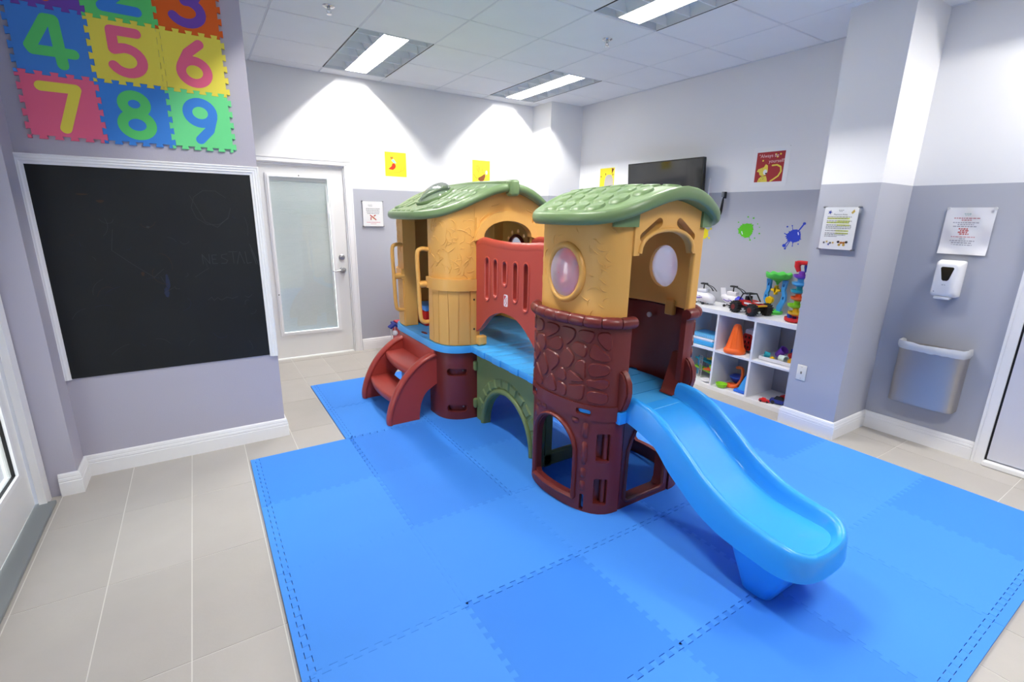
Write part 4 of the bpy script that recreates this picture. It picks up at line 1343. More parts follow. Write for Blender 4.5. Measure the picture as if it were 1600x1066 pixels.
tread(1.235, 1.41, 0.405, 0.03, 0.075)
obj('stair_riser', G().rbox(1.395, 1.432, 3.25, 3.935, 0.30, 0.545, 0.012), RED, PS, 40)
obj('riser_lower', G().rbox(1.25, 1.275, 3.305, 3.88, 0.13, 0.20, 0.006), RED, PS)

# ---------- bridge ----------
for k in range(8):
    y1 = 3.065-k*0.1085; y0 = y1-0.1075
    g = G().rbox(1.615-0.006*(k % 2), 2*XC-1.615+0.006*(k % 2), y0, y1, 0.548, 0.596, 0.006)
    obj('bridge_plank', g, BLU, PS, 40)
for sx in (0, 1):
    X = 1.665 if sx == 0 else 2*XC-1.665
    sg = -1 if sx == 0 else 1
    g = G()
    ah = [(2.63+0.3*cos(t), Z0+0.316*sin(t)) for t in [pi*k/20 for k in range(0, 21)]]
    out = [(3.05, Z0)]+[(3.05, 0.53), (2.17, 0.53), (2.17, Z0)]+ah[::-1][::-1][::-1]
    out = [(2.17, 0.53), (2.17, Z0)]+[(2.63-0.3*cos(pi*k/20), Z0+0.316*sin(pi*k/20)) for k in range(21)]+[(3.05, Z0), (3.05, 0.53)]
    sheet(g, out, [], mapX(X, sg), -0.05, 0.0, 0.06)
    bs = obj('bridge_side', g, OLV, PS, 35, 'olive green bridge side with moulded arch')
    mp = mapX(X, sg)
    g = G().tube([mp(2.63-0.318*cos(pi*k/24), Z0+0.335*sin(pi*k/24)+0.004, 0.002) for k in range(25)], 0.02, 8, flat=0.9)
    obj('arch_rib', g, OLV, bs, 50)
    for k in range(13):
        a0, a1 = pi*(k+0.08)/13, pi*(k+0.92)/13
        pts = []
        for (ra, rb, aa) in ((0.345, 0.362, a0), (0.345, 0.362, (a0+a1)/2), (0.345, 0.362, a1), (0.415, 0.432, a1), (0.415, 0.432, (a0+a1)/2), (0.415, 0.432, a0)):
            pts.append((2.63-ra*cos(aa), Z0+rb*sin(aa)))
        if any(q[0] > 3.04 or q[0] < 2.18 for q in pts): continue
        obj('arch_stone', G().raised(pts, mp, -0.002, 0.010, 0.012), OLV, bs)
    g = G()
    for zz in (0.10, 0.40):
        g.rbox(min(X, X+sg*0.012)-0.012, max(X, X+sg*0.012)+0.012, 3.035, 3.085, zz, zz+0.075, 0.012, 2)
    obj('hinge_lug', g, OLV, bs, 40)
    # railing
    XRl = 1.685 if sx == 0 else 2*XC-1.685
    mp = mapX(XRl, sg)
    top = [(3.06, 1.345), (2.98, 1.366), (2.86, 1.358), (2.73, 1.352), (2.63, 1.350), (2.53, 1.352), (2.40, 1.358), (2.28, 1.366), (2.20, 1.345)]
    bot = [(2.20, 0.645), (2.27, 0.70), (2.35, 0.778), (2.43, 0.838), (2.53, 0.888), (2.65, 0.906), (2.76, 0.893), (2.87, 0.848), (2.95, 0.785), (3.0, 0.74), (3.06, 0.70)]
    slots = []
    for yy, za, zb in ((2.90, 0.955, 1.26), (2.79, 0.99, 1.255), (2.672, 1.085, 1.252), (2.545, 0.995, 1.255), (2.425, 0.955, 1.26)):
        slots.append([(yy+0.029*cos(t), zb-0.029+0.029*sin(t)) for t in [pi*k/6 for k in range(7)]]+[(yy+0.029*cos(t), za+0.029+0.029*sin(t)) for t in [pi+pi*k/6 for k in range(7)]])
    tp = [(p.x, p.y) for p in catmull([(a, b, 0) for a, b in top], 3)]
    bt = [(p.x, p.y) for p in catmull([(a, b, 0) for a, b in bot], 3)]
    g = G()
    sheet(g, bt+tp, slots, mp, -0.02, 0.02, 0.05)
    rl = obj('bridge_railing', g, RAILR, PS, 40, 'coral red railing with five slots')
    g = G().tube([mp(p[0], p[1]-0.012, 0) for p in tp], 0.036, 10, flat=0.6)
    obj('top_rail', g, RAILR, rl, 50)
    g = G()
    for s_ in slots:
        g.tube([mp(a, b, 0.019) for a, b in s_], 0.008, 6, True)
    obj('slot_lip', g, RAILR, rl, 50)
    if sx == 0:
        lg = obj('logo_badge', G().prism(rrect(2.655-0.024, 2.655+0.024, 0.955, 1.035, 0.01), mp, 0.0195, 0.0215), mat('white badge', '#f2e3e3', 0.4), rl)
        g = G()
        R_ = mat('badge red', '#cf2233', 0.4)
        g.add([mp(2.673, 1.027, 0.0222), mp(2.650, 1.027, 0.0222), mp(2.673, 0.995, 0.0222)], [(0, 1, 2)])
        g.add([mp(2.640, 1.010, 0.0222), mp(2.646, 0.975, 0.0222), mp(2.638, 0.972, 0.0222)], [(0, 1, 2)])
        g.add([mp(2.660, 0.962, 0.0222), mp(2.648, 0.962, 0.0222), mp(2.654, 0.976, 0.0222)], [(0, 1, 2)])
        g.tube([mp(2.668, 0.975, 0.022), mp(2.655, 0.99, 0.022), mp(2.650, 1.005, 0.022), mp(2.642, 1.016, 0.022)], 0.0012, 5)
        obj('logo_print', g, R_, lg)

# ---------- slide ----------
prof_y = [1.60, 1.54, 1.46, 1.374, 1.286, 1.202, 1.12, 1.022, 0.931, 0.83, 0.75, 0.71, 0.685, 0.67, 0.662, 0.658]
rail_z = [0.668, 0.668, 0.657, 0.625, 0.570, 0.511, 0.449, 0.397, 0.364, 0.347, 0.332, 0.323, 0.313, 0.300, 0.280, 0.250]
bed_z = [0.598, 0.592, 0.572, 0.530, 0.468, 0.408, 0.352, 0.310, 0.290, 0.283, 0.276, 0.273, 0.277, 0.281, 0.272, 0.248]
low_z = [0.545, 0.536, 0.515, 0.480, 0.400, 0.342, 0.288, 0.250, 0.233, 0.224, 0.212, 0.205, 0.202, 0.204, 0.212, 0.230]
XS = 1.937
cur = catmull([(a, b, 0) for a, b in zip(prof_y, rail_z)], 4)
def samp(Q): return [p.y for p in catmull([(a, b, 0) for a, b in zip(prof_y, Q)], 4)]
ysl = [p.x for p in cur]; rz = [p.y for p in cur]; bz = samp(bed_z); lz = samp(low_z)
def slide_half(r_, b_, l_):
    h = r_-b_; t = r_-l_
    ub = max(l_+0.001, min(b_-0.014, l_+0.05))
    return [(0.0, b_), (0.10, b_), (0.140, b_+0.003), (0.150, b_+0.002), (0.158, b_+min(0.012, h*0.4)), (0.167, b_+h*0.55), (0.176, b_+h*0.88), (0.188, r_), (0.202, r_+0.002), (0.214, r_-0.006), (0.221, r_-0.022), (0.226, l_+min(0.02, 0.3*t)), (0.229, l_), (0.212, l_), (0.206, max(l_+0.0005, min(l_+0.03, b_-0.014))), (0.10, ub), (0.0, ub)]
YE0 = 0.80
rings = []
for i, y in enumerate(ysl):
    if y < YE0: break
    half = slide_half(rz[i], bz[i], lz[i])
    rings.append([(XS+p, y, z) for p, z in half]+[(XS-p, y, z) for p, z in half[1:-1]][::-1])
    last = (rz[i], bz[i], lz[i])
r_, b_, l_ = 0.343, 0.281, 0.219
half = slide_half(r_, b_, l_)
rings.append([(XS+p, YE0, z) for p, z in half]+[(XS-p, YE0, z) for p, z in half[1:-1]][::-1])
g = G().loft(rings, True, False)
# rounded end: the same section swept round the nose, its crest sinking to a low lip in front
NF = 28
endr = []
for k in range(NF+1):
    ph = pi*k/NF
    c, s_ = cos(ph), sin(ph)
    cc = math.copysign(abs(c)**(2/2.7), c); ss = abs(s_)**(2/2.7)
    f = ss**2
    hs = slide_half(r_*(1-f)+0.300*f, b_*(1-f)+0.276*f, l_*(1-f)+0.206*f)
    endr.append([(XS+p*cc, YE0-p*(0.150/0.229)*ss, z) for p, z in hs])
g.loft(endr, False)
so_ = obj('slide_chute', g, SLD, PS, 0, 'glossy sky blue slide chute')
bm = bmesh.new(); bm.from_mesh(so_.data)
bmesh.ops.remove_doubles(bm, verts=bm.verts[:], dist=0.0004)
bmesh.ops.recalc_face_normals(bm, faces=bm.faces[:])
bm.to_mesh(so_.data); bm.free()
so_.data.shade_smooth(); so_.data.set_sharp_from_angle(angle=math.radians(50))
# slide foot
g = G()
def rr3(x0, x1, y0, y1, z, r): return [(a, b, z) for a, b in rrect(x0, x1, y0, y1, r, 4)]
g.loft([rr3(1.80, 2.075, 0.812, 0.915, Z0, 0.03), rr3(1.783, 2.09, 0.80, 0.924, 0.022, 0.035), rr3(1.748, 2.125, 0.745, 0.95, 0.15, 0.03), rr3(1.728, 2.146, 0.74, 0.965, 0.222, 0.03)])
obj('slide_foot', g, SLD, so_, 50)
obj('slide_mount_tab', G().rbox(1.665, 1.72, 1.572, 1.60, 0.53, 0.596, 0.006), SLD, so_)
obj('slide_joint_line', G().box(1.80, 2.075, 1.530, 1.534, 0.588, 0.5925), mat('pale blue plastic', '#6cc0f5', 0.3), so_)
# ================================================================== wall things
PAPER = mat('white paper', '#ececec', 0.6)
INK = mat('grey print', '#6d6d74', 0.8)
def poster_y(name, x0, x1, z0, z1, Y): pass
YELP = mat('yellow poster print', '#f2df2a', 0.6)
REDP = mat('red poster print', '#a31a24', 0.6)
C_ = {k: mat('print '+k, h, 0.6) for k, h in dict(red='#e03418', blue='#8fcbe6', brown='#8a4a1c', tan='#b9742c', white='#efefef', black='#20201f', gold='#e8cf4a', olive='#c9b81e', grey='#b8b2ac', pink='#d9667d', maroon='#6b1f16', navy='#3a48a0', lime='#dfe85c', ochre='#c9a94a', cream='#efe6c8').items()}
def flat(parent, name, pts, mp, lev, m):
    return obj(name, sheet(G(), pts, [], mp, 0.0012+0.0004*lev, 0.0014+0.0004*lev, 0.2), m, parent)
def line(parent, name, pl, wd, mp, lev, m):
    return obj(name, G().strokes_union(pl, wd, mp, 0.0012+0.0004*lev, 0.0014+0.0004*lev), m, parent)
def pins(parent, mp, cs):
    for c in cs:
        obj('mount_dot', G().prism(ellipse(c[0], c[1], 0.005, 0.005, 10), mp, 0.001, 0.004), mat('clear mounting putty', '#cfcfcf', 0.3), parent)
# --- back wall: bird poster nearest the door
mp = mapY(YB, -1)
t = thing('animal_poster', 'yellow poster of a red-bodied animal on white paper nearest the back door', 'poster', (1.95, YB, 1.885), group='animal posters on the walls')
obj('paper', G().box(1.795, 2.107, YB-0.0012, YB-0.0004, 1.888, 2.222), PAPER, t)
def PP(x0, x1, z0, z1): return lambda a, b: (x0+(x1-x0)*a, z0+(z1-z0)*b)
q = PP(1.832, 2.075, 1.932, 2.186)
flat(t, 'printed_ground', [q(0, 0), q(1, 0), q(1, 1), q(0, 1)], mp, 0, YELP)
flat(t, 'printed_body', [q(*p) for p in [(0.15, 0.3), (0.3, 0.42), (0.34, 0.53), (0.44, 0.55), (0.5, 0.45), (0.47, 0.35), (0.36, 0.27)]], mp, 1, C_['red'])
flat(t, 'printed_scarf', [q(*p) for p in [(0.3, 0.66), (0.4, 0.72), (0.53, 0.56), (0.42, 0.55)]], mp, 2, C_['blue'])
flat(t, 'printed_head', [q(*p) for p in [(0.26, 0.82), (0.27, 0.7), (0.36, 0.72), (0.4, 0.82), (0.33, 0.79)]], mp, 3, C_['tan'])
line(t, 'printed_branch', [[q(0.1, 0.12), q(0.4, 0.16), q(0.7, 0.2), q(0.78, 0.4)], [q(0.72, 0.22), q(0.88, 0.3), q(0.92, 0.48)], [q(0.05, 0.3), q(0.12, 0.5), q(0.1, 0.68)]], 0.004, mp, 1, C_['olive'])
pins(t, mp, [(1.803, 2.214), (2.1, 2.214)])
# --- back wall: brown creature
t = thing('animal_poster', 'yellow poster of a brown creature half hidden by the far green roof', 'poster', (3.03, YB, 1.87), group='animal posters on the walls')
obj('paper', G().box(2.868, 3.19, YB-0.0012, YB-0.0004, 1.875, 2.215), PAPER, t)
q = PP(2.91, 3.155, 1.925, 2.178)
flat(t, 'printed_ground', [q(0, 0), q(1, 0), q(1, 1), q(0, 1)], mp, 0, YELP)
flat(t, 'printed_body', [q(*p) for p in [(0.34, 0.2), (0.33, 0.1), (0.5, 0.02), (0.66, 0.1), (0.74, 0.3), (0.7, 0.4), (0.5, 0.28)]], mp, 1, C_['brown'])
flat(t, 'printed_head', [q(*p) for p in ellipse(0.8, 0.46, 0.07, 0.1, 14)], mp, 2, C_['cream'])
line(t, 'printed_tail', [[q(0.35, 0.2), q(0.36, 0.45), q(0.26, 0.6), q(0.24, 0.72), q(0.32, 0.76), q(0.38, 0.66), q(0.36, 0.5)], [q(0.34, 0.15), q(0.2, 0.2), q(0.06, 0.36)], [q(0.62, 0.38), q(0.56, 0.55), q(0.58, 0.76)]], 0.004, mp, 1, C_['maroon'])
# --- right wall: bear poster
mp = mapX(XR, -1)
t = thing('animal_poster', 'yellow poster of a pale animal with small flags, just left of the television', 'poster', (XR, 4.55, 1.8), group='animal posters on the walls')
obj('paper', G().box(XR-0.0012, XR-0.0004, 4.385, 4.715, 1.80, 2.145), PAPER, t)
q = PP(4.675, 4.428, 1.855, 2.11)
flat(t, 'printed_ground', [q(0, 0), q(1, 0), q(1, 1), q(0, 1)], mp, 0, YELP)
flat(t, 'printed_bear', [q(*p) for p in [(0.32, 0.0), (0.34, 0.4), (0.4, 0.62), (0.55, 0.7), (0.8, 0.68), (0.92, 0.5), (0.98, 0.0)]], mp, 1, C_['grey'])
flat(t, 'printed_flag', [q(0.8, 0.98), q(0.96, 0.94), q(0.82, 0.72)], mp, 1, C_['maroon'])
for a, b in ((0.08, 0.6), (0.4, 0.7), (0.9, 0.66)):
    flat(t, 'printed_flag', [q(a-0.035, b+0.06), q(a+0.035, b+0.06), q(a, b-0.04)], mp, 2, C_['maroon'])
# --- right wall: red leopard poster
t = thing('animal_poster', 'red poster reading Always be yourself with a yellow spotted leopard', 'poster', (XR, 2.53, 1.825), group='animal posters on the walls')
obj('paper', G().box(XR-0.0012, XR-0.0004, 2.362, 2.692, 1.822, 2.152), PAPER, t)
q = PP(2.655, 2.405, 1.863, 2.111)
flat(t, 'printed_ground', [q(0, 0), q(1, 0), q(1, 1), q(0, 1)], mp, 0, REDP)
flat(t, 'printed_body', [q(*p) for p in [(0.12, 0.0), (0.16, 0.12), (0.26, 0.2), (0.42, 0.2), (0.46, 0.1), (0.48, 0.0)]], mp, 1, C_['gold'])
flat(t, 'printed_head', [q(*p) for p in [(0.06, 0.36), (0.1, 0.44), (0.3, 0.5), (0.36, 0.6), (0.44, 0.55), (0.46, 0.36), (0.42, 0.24), (0.28, 0.2), (0.18, 0.24), (0.14, 0.34)]], mp, 2, C_['gold'])
flat(t, 'printed_muzzle', [q(*p) for p in ellipse(0.37, 0.33, 0.075, 0.09, 16)], mp, 3, C_['white'])
flat(t, 'printed_nose', [q(*p) for p in ellipse(0.41, 0.28, 0.035, 0.028, 12)], mp, 4, C_['black'])
line(t, 'printed_tail', [[q(0.6, 0.54), q(0.76, 0.55), q(0.9, 0.48), q(0.93, 0.33), q(0.85, 0.18), q(0.7, 0.08), q(0.6, 0.02)]], 0.013, mp, 1, C_['gold'])
for a, b in ((0.84, 0.9), (0.74, 0.82), (0.24, 0.72), (0.68, 0.9)):
    flat(t, 'printed_star', [q(*p) for p in ellipse(a, b, 0.032, 0.032, 10)], mp, 1, C_['gold'])
rs = random.Random(2)
g = G()
for k in range(22):
    a, b = rs.uniform(0.17, 0.42), rs.uniform(0.02, 0.5)
    if not inside((a, b), [(0.12, 0.0), (0.16, 0.12), (0.14, 0.34), (0.1, 0.44), (0.3, 0.5), (0.36, 0.42), (0.3, 0.3), (0.28, 0.2), (0.46, 0.1), (0.48, 0.0)]): continue
    c = q(a, b)
    g.prism(ellipse(c[0], c[1], 0.0028, 0.0022, 8), mp, 0.003, 0.0032)
obj('printed_spots', g, C_['black'], t)['kind'] = 'stuff'
g = G()
text_mesh(g, '"Always be', 0.040, lambda u, v, d: mp(2.535+0.012-u*1.0, 2.078+v, d+0.0018), d1=0.0004)
text_mesh(g, 'yourself!', 0.040, lambda u, v, d: mp(2.472-u*1.0, 2.032+v, d+0.0018), d1=0.0004)
obj('lettering', g, mat('print pale pink', '#efc4c6', 0.6), t)
pins(t, mp, [(2.37, 2.145)])

# --- acrylic sign holders
ACR = bpy.data.materials.new('clear acrylic'); ACR.use_nodes = True
glassy(ACR, (0.995, 0.998, 0.998, 1), 0.01, 0.03, 0.12)
STEELP = mat('steel standoff', '#8d8f92', 0.3, metal=0.9)
def text_rows(parent, rows, mpf, m, name='printed_line'):
    """rows: (centre u, centre v, width, height) grey bars broken into words"""
    rr_ = random.Random(4)
    g = G()
    for (cu, cv, wd, h) in rows:
        u = cu-wd/2
        while u < cu+wd/2-0.004:
            L = min(rr_.uniform(0.006, 0.018), cu+wd/2-u)
            g.add([mpf(u, cv-h/2, 0), mpf(u+L, cv-h/2, 0), mpf(u+L, cv+h/2, 0), mpf(u, cv+h/2, 0)], [(0, 1, 2, 3)])
            u += L+0.0035
    o = obj(name, g, m, parent); o['kind'] = 'stuff'
    return o
def holder(name, label, mp0, u0, u1, v0, v1, gap):
    """mp0(u,v,d): d out from the wall"""
    c = mp0((u0+u1)/2, v0, 0)
    t = thing(name, label, 'sign', c)
    pts = [(u0, v0), (u1, v0), (u1, v1), (u0, v1)]
    obj('back_plate', G().prism([(u0-0.008, v0-0.006), (u1+0.008, v0-0.006), (u1+0.008, v1+0.006), (u0-0.008, v1+0.006)], mp0, gap-0.006, gap-0.003), ACR, t)
    obj('paper', G().prism(pts, mp0, gap-0.001, gap), PAPER, t)
    obj('front_plate', G().prism([(u0-0.008, v0-0.006), (u1+0.008, v0-0.006), (u1+0.008, v1+0.006), (u0-0.008, v1+0.006)], mp0, gap+0.004, gap+0.006), ACR, t)
    for u, v in ((u0-0.003, v0), (u1+0.003, v0), (u0-0.003, v1), (u1+0.003, v1)):
        a, b = mp0(u, v, 0.0005), mp0(u, v, gap+0.012)
        obj('standoff', G().tube([a, b], 0.006, 10), STEELP, t, 40)
    return t
# back wall notice
mB = mapY(YB, -1)
t = holder('wall_notice', 'small white notice with a red crossed picture beside the back door', mB, 1.556, 1.776, 1.395, 1.66, 0.02)
off = lambda u, v, d: mB(u, v, 0.0205+d)
text_rows(t, [(1.64, 1.62, 0.05, 0.004), (1.64, 1.608, 0.04, 0.003)]+[(1.667, 1.582-0.017*k, 0.15-0.01*(k == 2)-0.02*(k == 3), 0.006) for k in range(4)], off, INK)
text_rows(t, [(1.667, 1.437, 0.15, 0.006), (1.667, 1.421, 0.06, 0.005)], off, C_['pink'])
line(t, 'printed_cross', [[(1.635, 1.513), (1.695, 1.465)], [(1.64, 1.466), (1.642, 1.49)], [(1.69, 1.513), (1.676, 1.505)]], 0.011, off, 0, mat('print crimson', '#b0302a', 0.6))
flat(t, 'printed_figure', [(1.655, 1.468), (1.675, 1.468), (1.68, 1.50), (1.655, 1.505)], off, -1, C_['cream'])
# column rules sign: u runs with decreasing y so that text reads left to right
mC = lambda u, v, d: (3.72-d, -u, v)
t = holder('rules_sign', 'white rules sign with yellow highlighted lines on the column', mC, -1.742, -1.532, 1.352, 1.632, 0.026)
off = lambda u, v, d: mC(u, v, 0.0265+d)
cu = -1.637
HL = mat('yellow highlighter', '#d8e257', 0.7)
rows = []
zz = 1.568
lay = [(0.15, 0), (0.13, 2), None, (0.155, 1), (0.14, 2), None, (0.155, 1), (0.16, 0), (0.155, 0), None, (0.14, 1), None, (0.145, 1), (0.13, 0), (0.08, 0)]
hl = G()
for L in lay:
    if L is None: zz -= 0.006; continue
    rows.append((cu-(0.16-L[0])/2, zz, L[0], 0.0042))
    if L[1] == 2: hl.prism([(cu-0.08, zz-0.0045), (cu+0.06, zz-0.0045), (cu+0.06, zz+0.0045), (cu-0.08, zz+0.0045)], off, 0.0002, 0.0004)
    if L[1] == 1: hl.prism([(cu-0.015, zz-0.0045), (cu+0.065, zz-0.0045), (cu+0.065, zz+0.0045), (cu-0.015, zz+0.0045)], off, 0.0002, 0.0004)
    zz -= 0.0105
o_ = obj('highlight', hl, HL, t); o_['kind'] = 'stuff'
text_rows(t, rows, lambda u, v, d: off(u, v, 0.0007), INK)
g = G()
text_mesh(g, 'Playroom Rules', 0.0135, lambda u, v, d: off(cu+u, 1.584+v, 0.0006))
obj('lettering', g, mat('dark print', '#3a3a42', 0.8), t)
text_rows(t, [(cu, 1.612, 0.03, 0.004), (cu, 1.604, 0.022, 0.003)], off, INK)
def star(cx, cy, r0, r1, n): return [(cx+(r0 if k % 2 else r1)*cos(pi*k/n), cy+(r0 if k % 2 else r1)*sin(pi*k/n)) for k in range(2*n)]
flat(t, 'printed_butterfly', star(-1.705, 1.598, 0.006, 0.016, 5), off, -2, C_['navy'])
flat(t, 'printed_bird', [(-1.575, 1.597), (-1.558, 1.618), (-1.552, 1.602), (-1.566, 1.588)], off, -2, C_['ochre'])
for k, (a, b, c) in enumerate(((-1.713, 1.395, 'black'), (-1.695, 1.402, 'ochre'), (-1.672, 1.394, 'black'), (-1.682, 1.384, 'navy'), (-1.655, 1.396, 'ochre'))):
    flat(t, 'printed_child', star(a, b, 0.004, 0.010, 5), off, -2, C_[c])
for k, (a, b, c) in enumerate(((-1.622, 1.403, 'black'), (-1.604, 1.398, 'tan'), (-1.588, 1.398, 'tan'), (-1.572, 1.403, 'black'), (-1.614, 1.384, 'ochre'), (-1.586, 1.384, 'ochre'))):
    flat(t, 'printed_friends', ellipse(a, b, 0.009, 0.008, 12), off, -2+0.2*k, C_[c])
# laminated notice
mA = lambda u, v, d: (XA-d, -u, v)
t = thing('laminated_notice', 'glossy laminated notice with red lettering above the hand sanitiser', 'notice', (XA, 1.105, 1.343))
LAMI = mat('glossy laminated paper', '#e4e3e6', 0.12, coat=0.6)
def wav(u, v, d): return mA(u, v, d+0.006+0.004*sin(u*34+1)*sin(v*28)+(0.010 if v < 1.40 else 0)*((1.40-v)/0.06))
g = sheet(G(), [(-1.226, 1.343), (-0.982, 1.343), (-0.982, 1.64), (-1.226, 1.64)], [], wav, 0.0, 0.0012, 0.02)
obj('laminate', g, LAMI, t, 60)
wo = lambda u, v, d: wav(u, v, 0.0019+d)
cu = -1.115
RPK = mat('faded red print', '#c98487', 0.7)
text_rows(t, [(cu, 1.60, 0.035, 0.005), (cu, 1.591, 0.026, 0.003)], wo, mat('teal print', '#8fb5b8', 0.7))
text_rows(t, [(cu, 1.573, 0.13, 0.006), (cu, 1.561, 0.05, 0.006), (cu, 1.455, 0.12, 0.005)], wo, RPK)
text_rows(t, [(cu, 1.545, 0.13, 0.005), (cu, 1.533, 0.08, 0.005), (cu, 1.521, 0.12, 0.006), (cu, 1.443, 0.03, 0.005), (cu, 1.43, 0.125, 0.006), (cu, 1.417, 0.105, 0.006), (cu, 1.404, 0.11, 0.005)], wo, mat('pale grey print', '#9a9aa2', 0.7))
g = G()
text_rows(t, [(cu-0.004+0.006*(k % 2), 1.506-0.011*k, 0.052-0.006*(k % 2), 0.0085) for k in range(4)], wo, mat('brick print', '#c0605e', 0.7))
for u, v in ((-1.218, 1.634), (-0.99, 1.634)):
    obj('corner_tape', G().prism(ellipse(u, v, 0.009, 0.009, 10), mA, 0.0005, 0.010), mat('clear mounting putty', '#cfcfcf', 0.3), t)

# --- hand sanitiser dispenser
t = thing('sanitizer_dispenser', 'white wall-mounted hand sanitiser dispenser with dark window', 'dispenser', (XA, 1.127, 1.06))
DW = mat('white gloss plastic', '#eeeef0', 0.25)
def srect(y0, y1, z0, z1, x, r): return [(x, a, b) for a, b in rrect(y0, y1, z0, z1, r, 5)]
g = G().loft([srect(1.058, 1.196, 1.062, 1.302, XA-0.001, 0.012), srect(1.055, 1.199, 1.060, 1.305, XA-0.03, 0.018), srect(1.058, 1.196, 1.063, 1.302, XA-0.07, 0.024), srect(1.068, 1.186, 1.075, 1.290, XA-0.092, 0.028), srect(1.078, 1.176, 1.085, 1.280, XA-0.097, 0.026)])
obj('body', g, DW, t, 40)
g = G().prism([(1.155, 1.262), (1.098, 1.262), (1.092, 1.254), (1.108, 1.180), (1.116, 1.172), (1.137, 1.172), (1.145, 1.180), (1.161, 1.254)], mapX(XA-0.097, -1), 0.0, 0.0015)
obj('window', g, mat('smoked window', '#1d221e', 0.15), t)
obj('nozzle_tray', G().rbox(XA-0.09, XA-0.03, 1.085, 1.17, 1.048, 1.066, 0.006), DW, t, 40)
text_rows(t, [(-1.127, 1.145, 0.022, 0.006)], lambda u, v, d: (XA-0.0978-d, -u, v), mat('light grey print', '#b3b3ba', 0.6))
obj('sensor_light', G().prism(ellipse(1.172, 1.098, 0.003, 0.003, 8), mapX(XA-0.0965, -1), 0.0, 0.0015), INK, t)

# --- steel waste bin
t = thing('waste_bin', 'wall-mounted stainless steel waste bin with clear liner', 'bin', (XA, 1.11, 0.3))
INOX = mat('brushed stainless steel', '#bfbab6', 0.48, metal=1.0)
xf, xb_ = XA-0.125, XA-0.002
def bsec(z, e=0.0): return [(xb_, 0.925-e, z), (xf+0.05, 0.925-e, z), (xf+0.018, 0.932-e, z), (xf+0.004, 0.95, z), (xf-0.006-e*0.6, 0.985, z), (xf-0.012-e*0.6, 1.05, z), (xf-0.014-e*0.6, 1.11, z), (xf-0.012-e*0.6, 1.17, z), (xf-0.006-e*0.6, 1.228, z), (xf+0.004, 1.26, z), (xf+0.018, 1.282+e, z), (xf+0.05, 1.292+e, z), (xb_, 1.295+e, z)]
obj('shell', G().loft([bsec(0.30), bsec(0.718)], True, False), INOX, t, 50)
obj('bottom', G().loft([bsec(0.2995), bsec(0.304)]), INOX, t)
BAG = mat('clear plastic liner', '#e9ecef', 0.3, alpha=0.72)
rs = random.Random(8)
rings = []
for (z, e, jz) in ((0.684, 0.005, 0.003), (0.70, 0.009, 0.003), (0.722, 0.011, 0.003), (0.738, 0.007, 0.004), (0.730, -0.012, 0.004), (0.68, -0.02, 0.003), (0.60, -0.022, 0.0)):
    base = bsec(z, e)
    dn = []
    for i in range(len(base)-1):
        a, b = Vector(base[i]), Vector(base[i+1])
        m_ = max(1, int((b-a).length/0.02))
        for k in range(m_): dn.append(a.lerp(b, k/m_))
    dn.append(Vector(base[-1]))
    rings.append([(p.x-(e*0.7 if 0 < i < len(dn)-1 else 0)+rs.uniform(-1, 1)*0.0025-0.002, p.y+rs.uniform(-1, 1)*0.003, p.z+rs.uniform(-1, 1)*jz) for i, p in enumerate(dn)])
n_ = min(len(r) for r in rings)
rings = [[r[int(round(k*(len(r)-1)/(n_-1)))] for k in range(n_)] for r in rings]
obj('liner_bag', G().loft(rings, False), BAG, t, 70)

# --- power outlet
t = thing('wall_plate', 'cream wall plate with a single jack low on the column', 'wall plate', (3.72, 1.718, 0.37))
obj('plate', G().rbox(3.7135, 3.7195, 1.684, 1.752, 0.371, 0.488, 0.0025), mat('cream plastic', '#e2dfd4', 0.35), t, 40)
obj('jack', G().prism(rrect(1.712, 1.724, 0.421, 0.440, 0.003), mapX(3.7135, -1), 0.0, 0.003), mat('jack grey', '#8a8474', 0.4), t)
for z in (0.386, 0.473): obj('screw', G().prism(ellipse(1.718, z, 0.004, 0.004, 10), mapX(3.7135, -1), 0.0, 0.001), mat('screw cream', '#c9c2b0', 0.4), t)

# --- television
t = thing('television', 'slim black television mounted on the right wall behind the near roof', 'television', (XR, 3.62, 1.55))
TVB = mat('black tv bezel', '#0b0c0d', 0.35)
xs0, xs1 = 4.165, 4.205
y0, y1, z0, z1 = 3.118, 4.098, 1.555, 2.112
def tvm(u, v, d): return (4.19-0.045*(v-z0)/(z1-z0)+0.012-d, u, v)
obj('casing', G().prism(rrect(y0, y1, z0, z1, 0.006), tvm, -0.035, 0.0), TVB, t)
obj('screen', G().prism([(y0+0.012, z0+0.018), (y1-0.012, z0+0.018), (y1-0.012, z1-0.012), (y0+0.012, z1-0.012)], tvm, 0.0002, 0.0012), mat('dark glossy screen', '#14181a', 0.08, spec=0.7), t)
obj('wall_mount', G().rbox(4.225, XR-0.001, 3.45, 3.75, 1.7, 1.95, 0.006), TVB, t)
obj('cable_cover', G().box(4.262, XR-0.0005, 3.105, 3.118, 1.60, 1.92), WHITE, t)

# --- black handled tool on the wall
t = thing('hanging_brush', 'slim black-handled brush hanging on the wall right of the television', 'brush', (XR, 2.93, 1.575))
obj('hook', G().rbox(4.25, XR-0.0005, 2.91, 2.925, 1.73, 1.79, 0.003), TVB, t)
obj('brush_head', G().rbox(4.238, 4.256, 2.918, 2.942, 1.742, 1.79, 0.004), mat('grey bristle', '#7a7c7e', 0.7), t)
obj('handle', G().tube([(4.25, 2.925, 1.742), (4.25, 2.927, 1.716), (4.25, 2.932, 1.66), (4.25, 2.938, 1.60), (4.25, 2.939, 1.580)], [0.004, 0.009, 0.012, 0.013, 0.009], 10), TVB, t, 50)

